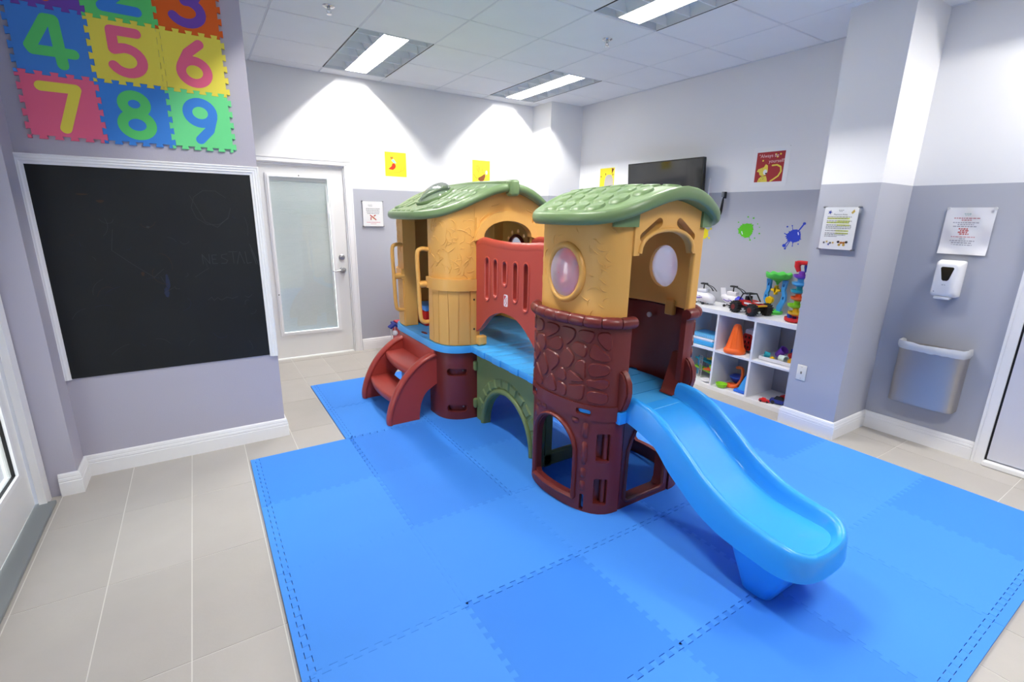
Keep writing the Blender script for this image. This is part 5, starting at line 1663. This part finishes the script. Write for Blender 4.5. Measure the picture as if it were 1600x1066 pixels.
# --- paint splat decals
def splat(label, cy, cz, r, colr, arms, seed, hl=True):
    t = thing('splat_decal', label, 'wall decal', (XR, cy, cz), group='paint splat wall decals')
    rr_ = random.Random(seed)
    mp = mapX(XR, -1)
    m_ = mat('decal '+colr, colr, 0.35)
    N = 44
    pts = []
    for k in range(N):
        a = 2*pi*k/N
        rad = r*(0.95+0.05*sin(3*a+seed)+(0.26*rr_.random()**1.6 if k % 2 else -0.05*rr_.random()))
        pts.append((cy+rad*cos(a), cz+rad*0.9*sin(a)))
    obj('splat', sheet(G(), pts, [], mp, 0.0004, 0.0014, 0.5), m_, t)
    for (a, d, s, neck) in arms:
        a = math.radians(a)
        c = (cy+d*cos(a), cz+d*sin(a))
        g = G().prism(ellipse(c[0], c[1], s, s*0.85, 14), mp, 0.0004, 0.0013)
        dr = obj('droplet', g, m_, t)
        if neck:
            obj('drip', G().strokes_union([[(cy+r*0.8*cos(a), cz+r*0.7*sin(a)), c]], neck, mp, 0.0004, 0.0012), m_, t)
    if hl:
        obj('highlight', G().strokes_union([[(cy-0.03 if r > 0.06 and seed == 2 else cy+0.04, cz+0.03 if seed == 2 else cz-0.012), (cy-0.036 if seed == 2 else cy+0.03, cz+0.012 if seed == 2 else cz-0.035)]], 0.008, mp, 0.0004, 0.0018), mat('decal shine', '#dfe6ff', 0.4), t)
splat('green paint splat decal on the right wall', 2.668, 1.443, 0.074, '#5abf24', [(118, 0.125, 0.009, 0), (92, 0.12, 0.008, 0), (40, 0.11, 0.007, 0), (150, 0.12, 0.006, 0), (215, 0.115, 0.007, 0), (190, 0.135, 0.008, 0), (238, 0.1, 0.008, 0.004), (166, 0.13, 0.005, 0.0)], 1)
splat('blue paint splat decal nearest the column', 2.227, 1.412, 0.062, '#2340b8', [(124, 0.125, 0.013, 0.012), (310, 0.11, 0.016, 0.009), (298, 0.125, 0.008, 0.006), (48, 0.10, 0.008, 0), (72, 0.088, 0.006, 0.004), (270, 0.085, 0.005, 0.004), (235, 0.08, 0.006, 0), (12, 0.082, 0.006, 0.004)], 2)
splat('yellow paint splat decal mostly hidden by the near tower', 3.118, 1.398, 0.06, '#e6d312', [(95, 0.105, 0.008, 0), (150, 0.095, 0.01, 0.006), (210, 0.085, 0.01, 0.007)], 3, False)
# ================================================================== cube shelf and toys
LAM = mat('white laminate', '#e6e6e8', 0.4)
t = thing('cube_shelf', 'low white cube shelf holding toys against the right wall', 'shelf', (4.05, 2.56, 0))
SX0, SX1 = 3.852, 4.252
SY0, SY1 = 1.817, 3.302
obj('top_board', G().box(SX0, SX1, SY0, SY1, 0.712, 0.75), LAM, t)
obj('bottom_board', G().box(SX0, SX1, SY0, SY1, 0.002, 0.042), LAM, t)
obj('side_board', G().box(SX0+0.0005, SX1, SY0, SY0+0.038, 0.042, 0.712), LAM, t)
obj('side_board', G().box(SX0+0.0005, SX1, SY1-0.038, SY1, 0.042, 0.712), LAM, t)
for y in (2.205, 2.555, 2.905): obj('divider', G().box(SX0+0.001, SX1, y-0.009, y+0.009, 0.042, 0.712), LAM, t)
ymid = [SY0+0.038, 2.196, 2.214, 2.546, 2.564, 2.896, 2.914, SY1-0.038]
for k in range(4): obj('shelf_board', G().box(SX0+0.0012, SX1, ymid[2*k], ymid[2*k+1], 0.366, 0.384), LAM, t)
ZT, ZM, ZB = 0.7505, 0.3845, 0.0425
def P(name, h, r=0.4): return mat('toy '+name, h, r)
WH = P('white', '#e8e8ee'); PU = P('violet', '#5a3bb0'); BK = P('black', '#17181b', 0.5); RD = P('red', '#c81f22'); BL_ = P('blue', '#2a58c0'); SKY = P('sky', '#3f9be2'); TEAL = P('teal', '#1f9fb0'); LIME = P('lime', '#8ccf1e'); GRE = P('green', '#4fc84a'); YE = P('yellow', '#edc21a'); OR = P('orange', '#f0641a'); NAV = P('navy', '#1f2f86'); LBL = P('light blue', '#5fb6e8'); GY = P('grey', '#8c8f96')
ROY = P('royal blue', '#3333c9')

# --- toy helicopters
def heli(label, x, y, nose_m, body_m, tail_m):
    t = thing('toy_helicopter', label, 'toy helicopter', (x, y, ZT), group='toy helicopters on the shelf')
    s = -1        # nose points to smaller y
    def X(u, v, w): return (x+v*1.15, y+s*u*0.95, ZT+w*(1.15 if w > 0.03 else 1))
    rings = []
    for u, w, zc, hh in ((-0.12, 0.008, 0.075, 0.012), (-0.085, 0.026, 0.07, 0.028), (-0.03, 0.042, 0.06, 0.04), (0.03, 0.045, 0.058, 0.043), (0.06, 0.043, 0.056, 0.042)):
        rings.append([X(u, w*cos(a), zc+hh*sin(a)) for a in [2*pi*k/14 for k in range(14)]])
    b = obj('fuselage', G().loft(rings), body_m, t, 50)
    rings = []
    for u, w, zc, hh in ((0.055, 0.0445, 0.056, 0.042), (0.09, 0.041, 0.052, 0.038), (0.118, 0.03, 0.046, 0.028), (0.13, 0.012, 0.042, 0.012)):
        rings.append([X(u, w*cos(a), zc+hh*sin(a)) for a in [2*pi*k/14 for k in range(14)]])
    obj('cockpit', G().loft(rings), nose_m, t, 50)
    obj('engine_cover', G().rbox(min(X(-0.03, -0.024, 0)[0], X(0, 0.024, 0)[0]), max(X(-0.03, -0.024, 0)[0], X(0, 0.024, 0)[0]), min(y+s*-0.05, y+s*0.045), max(y+s*-0.05, y+s*0.045), ZT+0.105, ZT+0.145, 0.008), body_m, t, 40)
    obj('tail_fin', G().prism([(y+0.115, ZT+0.08), (y+0.13, ZT+0.165), (y+0.085, ZT+0.17), (y+0.065, ZT+0.10)], mapX(x, 1), -0.004, 0.004), tail_m, t)
    obj('stripe', G().tube([X(-0.06, -0.042, 0.06), X(-0.02, -0.048, 0.052), X(0.03, -0.050, 0.062)], 0.004, 6), PU, t)
    obj('window', G().rbox(x-0.048, x-0.04, y-0.02, y+0.015, ZT+0.055, ZT+0.082, 0.003), GY, t)
    obj('rotor_mast', G().tube([X(0.0, 0, 0.12), X(0.0, 0, 0.165)], 0.006, 8), BK, t)
    obj('rotor_hub', G().rbox(x-0.02, x+0.02, y-0.03, y+0.03, ZT+0.185, ZT+0.200, 0.005), BK, t)
    for k, (du, dv, dz) in enumerate(((0.13, 0.02, 0.115), (0.125, -0.02, 0.12), (-0.06, 0.05, 0.165))):
        pts = [X(0.0, 0, 0.17), X(du*0.4, dv*0.5, 0.163-0.1*(0.168-dz)), X(du*0.75, dv*0.8, 0.168-0.5*(0.168-dz)), X(du, dv, dz)]
        obj('rotor_blade', G().tube(catmull(pts, 4), 0.0085, 6, flat=0.3, upv=(1, 0, 0)), BK, t, 40)
    for u in (-0.05, 0.035):
        for v in (-0.036, 0.036):
            c = X(u, v, 0.012)
            obj('wheel', G().lathe([(0.012, -0.006), (0.012, 0.006)], c, 12, 'x'), BK, t, 40)
    for u in (-0.05, 0.035):
        obj('axle', G().tube([X(u, -0.036, 0.012), X(u, 0.036, 0.012)], 0.003, 6).tube([X(u, 0, 0.012), X(u, 0, 0.03)], 0.004, 6), BK, t)
heli('white and violet toy helicopter nearest the tower on the shelf top', 4.02, 2.855, WH, WH, ROY)
heli('white toy helicopter with royal blue nose behind the monster truck', 4.10, 2.60, ROY, WH, WH)

# --- monster truck
t = thing('toy_monster_truck', 'red and black toy monster truck on top of the white shelf', 'toy truck', (3.96, 2.34, ZT))
a_ = math.radians(-14)
T = Matrix.Translation((3.96, 2.33, ZT)) @ Matrix.Rotation(a_, 4, 'Z')
obj('chassis', G(T).rbox(-0.05, 0.05, -0.095, 0.095, 0.045, 0.07, 0.008), BK, t)
g = G(T).loft([[(-0.05, y, z0), (0.05, y, z0), (0.045*k, y, z1), (-0.045*k, y, z1)] for y, z0, z1, k in ((0.12, 0.075, 0.10, 1), (0.06, 0.07, 0.115, 1), (0.0, 0.07, 0.118, 1), (-0.06, 0.072, 0.108, 0.95), (-0.125, 0.078, 0.09, 0.8))])
bd = obj('body_shell', g, P('dark truck red', '#a81b1c'), t, 30)
obj('body_decal', G(T).box(-0.051, -0.0485, -0.05, 0.03, 0.085, 0.10).box(-0.03, 0.03, -0.1, -0.05, 0.1078, 0.109), WH, bd)
obj('bonnet_flash', G(T).box(-0.045, 0.045, -0.128, -0.110, 0.082, 0.093), YE, bd)
cg = G(T)
for sx in (-1, 1):
    cg.tube([(sx*0.045, 0.09, 0.11), (sx*0.042, 0.06, 0.17), (sx*0.042, -0.005, 0.172), (sx*0.045, -0.05, 0.11)], 0.006, 6)
cg.tube([(-0.042, 0.06, 0.17), (0.042, 0.06, 0.17)], 0.006, 6).tube([(-0.042, -0.005, 0.172), (0.042, -0.005, 0.172)], 0.006, 6).tube([(-0.042, 0.03, 0.171), (0.042, 0.03, 0.171)], 0.005, 6)
obj('roll_cage', cg, BK, t, 40)
obj('seat', G(T).rbox(-0.03, 0.03, 0.02, 0.05, 0.105, 0.15, 0.006), BK, t)
TYRE = mat('rubber tyre', '#1c1b1b', 0.75)
for sx in (-1, 1):
    for sy in (-1, 1):
        c = (sx*0.078, sy*0.092, 0.051)
        prof = [(0.02, -0.028), (0.042, -0.027), (0.05, -0.018), (0.051, 0.0), (0.05, 0.018), (0.042, 0.027), (0.02, 0.028)]
        w_ = obj('wheel', G(T).lathe(prof, c, 22, 'x'), TYRE, t, 35)
        obj('tyre_lug', (lambda gg: [gg.box(c[0]-0.026, c[0]+0.026, c[1]+0.050*cos(q)-0.004, c[1]+0.050*cos(q)+0.004, max(0.0005, c[2]+0.049*sin(q)-0.004), c[2]+0.049*sin(q)+0.004) for q in [2*pi*k/14 for k in range(14)]] and gg)(G(T)), TYRE, w_)['kind'] = 'stuff'
        obj('rim', G(T).lathe([(0.024, 0.029*sx), (0.022, 0.031*sx), (0.018, 0.024*sx), (0.006, 0.027*sx), (0, 0.028*sx)], c, 16, 'x'), P('dark red', '#6e1c14'), w_, 30)
    obj('shock_absorber', G(T).tube([(sx*0.05, 0.07, 0.09), (sx*0.06, 0.09, 0.055)], 0.008, 8), RD, t)
obj('axle', G(T).tube([(-0.07, 0.092, 0.051), (0.07, 0.092, 0.051)], 0.008, 8).tube([(-0.07, -0.092, 0.051), (0.07, -0.092, 0.051)], 0.008, 8), BK, t)

# --- sand wheel
t = thing('sand_wheel_toy', 'tall sand wheel toy with green funnel and blue columns', 'toy', (4.10, 2.21, ZT))
cx, cy = 4.165, 2.243
N = 40
rings = []
for r, z, sc_ in ((0.030, 0.285, 0), (0.085, 0.305, 0.0), (0.098, 0.315, 0.02), (0.102, 0.345, 0.05), (0.095, 0.352, 0.06), (0.078, 0.345, 0.04), (0.03, 0.315, 0.0), (0.012, 0.30, 0)):
    rings.append([(cx+r*(1+sc_*sin(8*2*pi*k/N))*cos(2*pi*k/N), cy+r*(1+sc_*sin(8*2*pi*k/N))*sin(2*pi*k/N), ZT+z+sc_*0.1*sin(8*2*pi*k/N)) for k in range(N)])
obj('funnel', G().loft(rings, True, False).lathe([(0.03, 0.285), (0.012, 0.265), (0.008, 0.25)], (cx, cy, ZT), 16), GRE, t, 50)
for s in (-1, 1):
    pr = [(cy+s*0.088, 0.295), (cy+s*0.050, 0.295), (cy+s*0.050, 0.21), (cy+s*0.062, 0.17), (cy+s*0.055, 0.12), (cy+s*0.030, 0.07), (cy+s*0.035, 0.02), (cy+s*0.062, 0.02), (cy+s*0.072, 0.07), (cy+s*0.095, 0.12), (cy+s*0.092, 0.17), (cy+s*0.078, 0.21)]
    holes = [ellipse(cy+s*0.066, ZT+0.25, 0.007, 0.014, 10), ellipse(cy+s*0.076, ZT+0.145, 0.007, 0.014, 10)]
    cl = obj('column', sheet(G(), [(a, ZT+b) for a, b in pr], holes, mapX(cx-0.02, -1), -0.03, 0.0, 0.05), SKY, t, 30)
obj('paddle_wheel', G().lathe([(0.022, -0.02), (0.022, 0.02)], (cx-0.005, cy, ZT+0.205), 12, 'x').rbox(cx-0.025, cx+0.015, cy-0.010, cy+0.010, ZT+0.165, ZT+0.245, 0.004).rbox(cx-0.024, cx+0.014, cy-0.040, cy+0.040, ZT+0.195, ZT+0.215, 0.004), YE, t, 40)
obj('small_wheel', G().lathe([(0.03, -0.018), (0.034, 0.0), (0.03, 0.018)], (cx-0.03, cy+0.03, ZT+0.115), 16, 'x'), YE, t, 40)
obj('base', G().lathe([(0.075, 0.0), (0.078, 0.02), (0.06, 0.03), (0.02, 0.032)], (cx-0.005, cy, ZT), 24), GRE, t, 40)

# --- ball drop tower
t = thing('ball_drop_tower', 'stacked rainbow ball drop tower half hidden by the column', 'toy tower', (3.965, 1.957, ZT))
cx, cy = 3.965, 1.957
obj('base_tray', G().lathe([(0.058, 0.001), (0.072, 0.012), (0.074, 0.035), (0.068, 0.035), (0.06, 0.018), (0.0, 0.016)], (cx, cy, ZT), 28), RD, t, 40)
obj('pole', G().tube([(cx, cy, ZT+0.015), (cx, cy, ZT+0.40)], 0.014, 10), NAV, t, 40)
for k, (z, m_, sy) in enumerate(((0.065, YE, 0.0), (0.125, LIME, 0.012), (0.185, OR, -0.004), (0.24, TEAL, 0.006), (0.30, LBL, 0.004), (0.36, P('purple', '#7c3fb4'), 0.003))):
    tr = obj('ramp_tray', G().lathe([(0.016, z-0.018), (0.035, z-0.010), (0.052, z), (0.056, z+0.018), (0.052, z+0.018), (0.045, z+0.006), (0.016, z+0.004)], (cx, cy+sy, ZT), 24), m_, t, 40)
    obj('tray_collar', G().lathe([(0.022, z+0.0), (0.022, z+0.045)], (cx, cy, ZT), 14), m_, tr, 40)
obj('side_tube', G().tube([(cx-0.015, cy+0.03, ZT+0.03), (cx-0.02, cy+0.035, ZT+0.06)], 0.018, 10), BL_, t, 40)
tp = obj('top_chute', G().tube([(cx-0.01, cy+0.02, ZT+0.40), (cx-0.015, cy+0.035, ZT+0.44), (cx-0.01, cy+0.03, ZT+0.475)], [0.016, 0.022, 0.03], 12).rbox(cx-0.03, cx+0.03, cy-0.04, cy+0.045, ZT+0.455, ZT+0.485, 0.008), RD, t, 40)
obj('top_knob', G().lathe([(0.012, 0.40), (0.02, 0.44), (0.018, 0.475), (0, 0.485)], (cx, cy-0.03, ZT), 14), NAV, t, 40)

# --- upper left cell: pale blue trays
t = thing('activity_tray', 'pale blue tray with ribbed rim lying on top in the cube nearest the tower', 'tray', (4.02, 2.73, ZM+0.055))
obj('tray_body', G().rbox(3.92, 4.13, 2.585, 2.875, ZM+0.068, ZM+0.100, 0.008), LBL, t, 40)
g = G()
for k in range(14): g.box(3.917, 3.9205, 2.60+0.0195*k, 2.612+0.0195*k, ZM+0.074, ZM+0.096)
obj('rim_ribs', g, P('pale blue', '#8ccdf0'), t)['kind'] = 'stuff'
t = thing('drawing_board', 'white and blue drawing board lying under the pale blue tray', 'drawing board', (4.02, 2.73, ZM))
obj('frame', G().rbox(3.885, 4.14, 2.60, 2.88, ZM+0.001, ZM+0.045, 0.012), P('board blue', '#3d9fdc'), t, 40)
obj('surface', G().rbox(3.90, 4.125, 2.615, 2.865, ZM+0.045, ZM+0.067, 0.006), WH, t, 40)

# --- upper middle cell: cone, shape sorter, cup
t = thing('toy_cone', 'bright orange toy traffic cone standing in the middle cube', 'cone', (3.93, 2.41, ZM))
cn = [(0.0, 0.262), (0.02, 0.26), (0.028, 0.25), (0.05, 0.16), (0.072, 0.06), (0.078, 0.045)]
obj('cone_body', G().lathe(cn[::-1], (3.93, 2.405, ZM), 28), OR, t, 50)
obj('cone_base', G().lathe([(0.088, 0.001), (0.092, 0.010), (0.092, 0.03), (0.082, 0.045), (0.02, 0.046)], (3.93, 2.405, ZM), 20), OR, t, 40)
g = G()
for k in range(10):
    a = 2*pi*k/10
    g.tube([(3.93+0.074*cos(a), 2.405+0.074*sin(a), ZM+0.055), (3.93+0.029*cos(a), 2.405+0.029*sin(a), ZM+0.245)], 0.003, 5)
obj('cone_ribs', g, OR, t)['kind'] = 'stuff'
t = thing('shape_sorter', 'red and white shape sorter box behind the orange cone', 'toy box', (4.12, 2.34, ZM))
T = Matrix.Translation((4.10, 2.325, ZM)) @ Matrix.Rotation(math.radians(-12), 4, 'Z')
obj('box_body', G(T).rbox(-0.05, 0.08, -0.095, 0.085, 0.001, 0.205, 0.02), WH, t, 40)
fc = obj('front_face', sheet(G(), rrect(-0.01, 0.085, 0.015, 0.165, 0.02), [ellipse(a, b, 0.012, 0.014, 12) for a in (0.018, 0.056) for b in (0.045, 0.09, 0.135)], lambda u, v, d: tuple(T @ Vector((-0.052-d, u, v))), 0.0, 0.008, 0.1), RD, t, 30)
obj('hole_backing', G(T).box(-0.0535, -0.0512, 0.0, 0.078, 0.025, 0.155), BK, fc)
t = thing('toy_cup', 'teal toy cup beside the shape sorter', 'cup', (4.0, 2.262, ZM))
obj('cup_body', G().lathe([(0.024, 0.001), (0.028, 0.07), (0.030, 0.08), (0.026, 0.08), (0.022, 0.006), (0, 0.005)], (4.0, 2.262, ZM), 20), TEAL, t, 40)
obj('cup_rim', G().tube([(4.0+0.029*cos(a), 2.262+0.029*sin(a), ZM+0.08) for a in [2*pi*k/20 for k in range(20)]], 0.003, 6, True), TEAL, t, 40)

# --- upper right cell: tray of cups and blocks
t = thing('toy_tray', 'shallow white tray heaped with small toys in the right upper cube', 'tray', (4.03, 2.045, ZM))
obj('tray_body', G().rbox(3.92, 4.16, 1.905, 2.17, ZM+0.001, ZM+0.012, 0.005), WH, t)
g = G()
sheet(g, [(3.918, 1.903), (4.162, 1.903), (4.162, 2.172), (3.918, 2.172)], [[(3.924, 1.909), (4.156, 1.909), (4.156, 2.166), (3.924, 2.166)]], mapZ(ZM), 0.008, 0.034, 0.5)
obj('tray_rim', g, WH, t)
def cup(name, label, c, ax, r0, r1, h, m_, cat='cup'):
    t = thing(name, label, cat, c, group='small toys in the white tray')
    z = Vector(ax).normalized()
    T = Matrix.Translation(c) @ z.to_track_quat('Z', 'Y').to_matrix().to_4x4()
    obj('cup_body', G(T).lathe([(r0, 0.0), (r1, h), (r1*0.9, h), (r0*0.85, 0.005), (0, 0.005)], (0, 0, 0), 18), m_, t, 40)
    obj('cup_rim', G(T).tube([(r1*cos(a), r1*sin(a), h) for a in [2*pi*k/18 for k in range(18)]], 0.003, 6, True), m_, t, 40)
cup('stacking_cup', 'purple stacking cup tipped over in the white tray', (4.03, 2.075, ZM+0.048), (-0.2, -0.75, 0.8), 0.026, 0.034, 0.085, P('purple', '#6b2a9a'))
cup('stacking_cup', 'white stacking cup lying in the white tray', (3.975, 2.025, ZM+0.046), (-0.25, -1, 0.0), 0.024, 0.029, 0.06, P('pale mint', '#d9e8df'))
cup('stacking_cup', 'teal stacking cup in the left of the white tray', (3.985, 2.115, ZM+0.042), (-0.4, 0.6, 0.1), 0.020, 0.025, 0.04, TEAL)
for lab, c, s, m_ in (('yellow toy block beside the white stacking cup', (3.952, 2.074, ZM+0.0125), (0.036, 0.03, 0.026), YE), ('yellow toy block at the right of the white tray', (3.955, 1.925, ZM+0.0125), (0.04, 0.034, 0.045), P('amber', '#e0a514')), ('red toy block behind the yellow blocks in the tray', (4.03, 1.955, ZM+0.0125), (0.05, 0.05, 0.075), RD), ('blue toy block at the back of the white tray', (4.105, 1.965, ZM+0.0125), (0.05, 0.07, 0.10), BL_)):
    t = thing('toy_block', lab, 'block', c, group='small toys in the white tray')
    obj('block_body', G().rbox(c[0]-s[0]/2, c[0]+s[0]/2, c[1]-s[1]/2, c[1]+s[1]/2, c[2], c[2]+s[2], 0.005), m_, t, 40)
    obj('block_stud', G().lathe([(min(s[:2])*0.3, s[2]-0.001), (min(s[:2])*0.3, s[2]+0.006)], c, 14), m_, t, 40)

# --- lower left cell: ramp track toy, plate
t = thing('ramp_track_toy', 'multi-coloured ramp track toy with grey lattice post in the lower cube nearest the tower', 'toy', (4.02, 2.74, ZB))
for (ya, za, yb, zb, x, m_) in ((2.86, 0.165, 2.60, 0.125, 4.05, TEAL), (2.86, 0.085, 2.60, 0.045, 4.03, LIME), (2.60, 0.185, 2.75, 0.17, 4.08, YE), (2.72, 0.085, 2.60, 0.10, 4.0, OR)):
    g = G().loft([[(x-0.03, y, ZB+z), (x-0.03, y, ZB+z+0.018), (x-0.024, y, ZB+z+0.018), (x-0.022, y, ZB+z+0.006), (x+0.022, y, ZB+z+0.006), (x+0.024, y, ZB+z+0.018), (x+0.03, y, ZB+z+0.018), (x+0.03, y, ZB+z)] for y, z in ((ya, za), (yb, zb))])
    obj('ramp', g, m_, t)
g = G().tube([(3.975, 2.742, ZB+0.001), (3.975, 2.742, ZB+0.225)], 0.003, 6).tube([(3.975, 2.772, ZB+0.001), (3.975, 2.772, ZB+0.225)], 0.003, 6)
for k in range(11):
    z = ZB+0.005+0.02*k
    g.tube([(3.975, 2.742, z), (3.975, 2.772, z+0.02)], 0.002, 5).tube([(3.975, 2.772, z), (3.975, 2.742, z+0.02)], 0.002, 5)
obj('lattice_post', g, P('pewter', '#9a9a9c'), t)
obj('support', G().tube([(4.05, 2.62, ZB+0.001), (4.05, 2.62, ZB+0.19)], 0.012, 8), YE, t, 40)
obj('support', G().tube([(4.06, 2.84, ZB+0.001), (4.06, 2.84, ZB+0.17)], 0.012, 8), LBL, t, 40)
obj('hopper', G().lathe([(0.02, 0.10), (0.04, 0.13), (0.042, 0.15), (0.036, 0.15), (0.016, 0.115)], (3.99, 2.625, ZB), 18), LIME, t, 40)
obj('bucket', G().lathe([(0.025, 0.06), (0.03, 0.095), (0.026, 0.095), (0.02, 0.066)], (3.975, 2.615, ZB), 16), LBL, t, 40)
t = thing('toy_plate', 'small white toy plate at the front of the lower cube', 'plate', (3.925, 2.64, ZB))
obj('plate_dish', G().lathe([(0.03, 0.001), (0.034, 0.004), (0.056, 0.014), (0.055, 0.017), (0.032, 0.008), (0, 0.007)], (3.925, 2.64, ZB), 26), WH, t, 50)
obj('plate_rim', G().tube([(3.925+0.0555*cos(a), 2.64+0.0555*sin(a), ZB+0.0155) for a in [2*pi*k/26 for k in range(26)]], 0.0018, 6, True), WH, t, 50)

# --- lower middle cell: bowl, ring toy, sail boat
t = thing('toy_bowl', 'lime green toy bowl at the front of the lower middle cube', 'bowl', (3.90, 2.462, ZB))
obj('bowl_body', G().lathe([(0.03, 0.001), (0.044, 0.012), (0.05, 0.036), (0.046, 0.036), (0.038, 0.014), (0, 0.010)], (3.90, 2.468, ZB), 26), LIME, t, 50)
obj('bowl_rim', G().tube([(3.90+0.049*cos(a), 2.468+0.049*sin(a), ZB+0.036) for a in [2*pi*k/26 for k in range(26)]], 0.0025, 6, True), LIME, t, 50)
t = thing('ring_track_toy', 'orange and blue ring toy behind the lime bowl', 'toy', (4.03, 2.39, ZB))
obj('orange_loop', G().tube(catmull([(3.98, 2.46, ZB+0.016), (3.975, 2.42, ZB+0.016), (3.995, 2.375, ZB+0.03), (4.035, 2.362, ZB+0.09), (4.035, 2.36, ZB+0.16), (4.04, 2.38, ZB+0.185), (4.05, 2.43, ZB+0.175)], 5), 0.014, 8), OR, t, 50)
obj('foot_ring', G().tube([(4.0+0.05*cos(a), 2.425+0.05*sin(a), ZB+0.013) for a in [2*pi*k/22 for k in range(22)]], 0.0125, 8, True), OR, t, 50)
obj('blue_dish', G().lathe([(0.02, 0.02), (0.055, 0.05), (0.068, 0.075), (0.066, 0.09), (0.045, 0.105), (0, 0.11)], (4.07, 2.42, ZB), 24), NAV, t, 50)
obj('dish_band', G().tube([(4.07+0.067*cos(a), 2.42+0.067*sin(a), ZB+0.085) for a in [2*pi*k/24 for k in range(24)]], 0.006, 6, True), BL_, t, 50)
t = thing('toy_sailboat', 'blue toy sailboat shape in the lower middle cube', 'toy boat', (3.95, 2.285, ZB))
obj('hull', G().rbox(3.895, 4.005, 2.225, 2.345, ZB+0.001, ZB+0.028, 0.006), P('hull blue', '#2565d0'), t, 40)
obj('sail', G().loft([[(3.91, 2.315, ZB+0.028), (3.99, 2.315, ZB+0.028), (3.99, 2.228, ZB+0.028), (3.91, 2.228, ZB+0.028)], [(3.945, 2.262, ZB+0.19), (3.957, 2.262, ZB+0.19), (3.957, 2.228, ZB+0.19), (3.945, 2.228, ZB+0.19)]]), SKY, t)
g = G()
for k in range(6): g.box(3.914+0.0045*k, 3.9145+0.0045*k, 2.3+0.0-0.008*k, 2.304-0.008*k, ZB+0.03, ZB+0.05+0.018*k)
obj('sail_ribs', g, LBL, t)['kind'] = 'stuff'

# --- lower right cell: cars
def car(label, c, rot, L, body_m, top_m, group):
    t = thing('toy_car', label, 'toy car', c, group=group)
    T = Matrix.Translation(c) @ Matrix.Rotation(rot, 4, 'Z') @ Matrix.Scale(L, 4)
    obj('car_body', G(T).loft([[(-0.2, y, z0), (0.2, y, z0), (0.19, y, z1), (-0.19, y, z1)] for y, z0, z1 in ((-0.5, 0.09, 0.17), (-0.42, 0.06, 0.23), (-0.1, 0.06, 0.27), (0.3, 0.06, 0.27), (0.48, 0.08, 0.22))]), body_m, t)
    obj('cabin', G(T).loft([[(-0.17, y, 0.26), (0.17, y, 0.26), (0.14, y2, 0.40), (-0.14, y2, 0.40)] for y, y2 in ((-0.2, -0.08), (0.3, 0.22))]), top_m, t)
    for sx in (-1, 1):
        for y in (-0.3, 0.3):
            obj('wheel', G(T).lathe([(0.1, -0.05), (0.1, 0.05)], (sx*0.18, y, 0.1), 14, 'x'), BK, t, 40)
    return t
car('tiny red toy car at the front of the lower right cube', (3.895, 2.055, ZB), math.radians(20), 0.085, RD, P('scarlet', '#e2261f'), 'toy cars in the lower right cube')
car('blue toy car with black cabin beside the column', (3.955, 1.958, ZB), math.radians(15), 0.15, NAV, BK, 'toy cars in the lower right cube')
car('red toy car behind the blue car in the lower right cube', (4.10, 1.955, ZB), math.radians(5), 0.14, RD, RD, 'toy cars in the lower right cube')

# --- loose things round the playset
t = thing('toy_block', 'tiny pale mint block on the blue mat by the bridge arch', 'block', (1.712, 2.955, MATH))
MINT = P('mint', '#cfe9e6', 0.3)
obj('block_body', G().rbox(1.698, 1.728, 2.945, 2.972, MATH+0.001, MATH+0.026, 0.004), MINT, t, 40)
obj('block_stud', G().lathe([(0.009, 0.025), (0.009, 0.031)], (1.713, 2.9585, MATH), 12), MINT, t, 40)
t = thing('toy_bin', 'red toy bin with blue lid standing inside the far tower', 'toy bin', (1.66, 3.94, 0.598))
obj('bin_body', G().rbox(1.575, 1.745, 3.80, 4.06, 0.599, 0.73, 0.012), P('bright red', '#c4161a'), t, 40)
obj('bin_lid', G().rbox(1.568, 1.752, 3.792, 4.066, 0.73, 0.775, 0.012), P('lid blue', '#4f8fdc'), t, 40)
t = thing('toy_house', 'red toy house with navy roof on the floor by the back wall', 'toy house', (1.86, 5.2, 0))
obj('house_body', G().rbox(1.79, 1.99, 5.08, 5.32, 0.001, 0.30, 0.006), RD, t)
obj('ground_slab', G().rbox(1.69, 2.0, 5.07, 5.33, 0.0005, 0.012, 0.004), NAV, t)
obj('roof', G().loft([[(1.775, y, 0.305), (2.005, y, 0.305), (2.005, y, 0.325), (1.775, y, 0.325)] for y in (5.06, 5.34)]), NAV, t)
obj('porch_roof', G().strokes_union([[(1.698, 0.302), (1.745, 0.335), (1.795, 0.295)]], 0.02, mapY(5.12, -1), -0.06, 0.03), NAV, t)
obj('roof_tab', G().rbox(1.80, 1.99, 5.09, 5.31, 0.326, 0.345, 0.006), P('rose', '#d04a5c'), t)
obj('porch_post', G().tube([(1.705, 5.12, 0.012), (1.705, 5.12, 0.30)], 0.006, 8), WH, t)
obj('porch_lamp', G().tube([(1.745, 5.11, 0.322), (1.745, 5.11, 0.27)], 0.006, 8).lathe([(0.02, 0.215), (0.032, 0.235), (0.026, 0.265), (0.008, 0.272)], (1.745, 5.11, 0), 14), WH, t, 40)
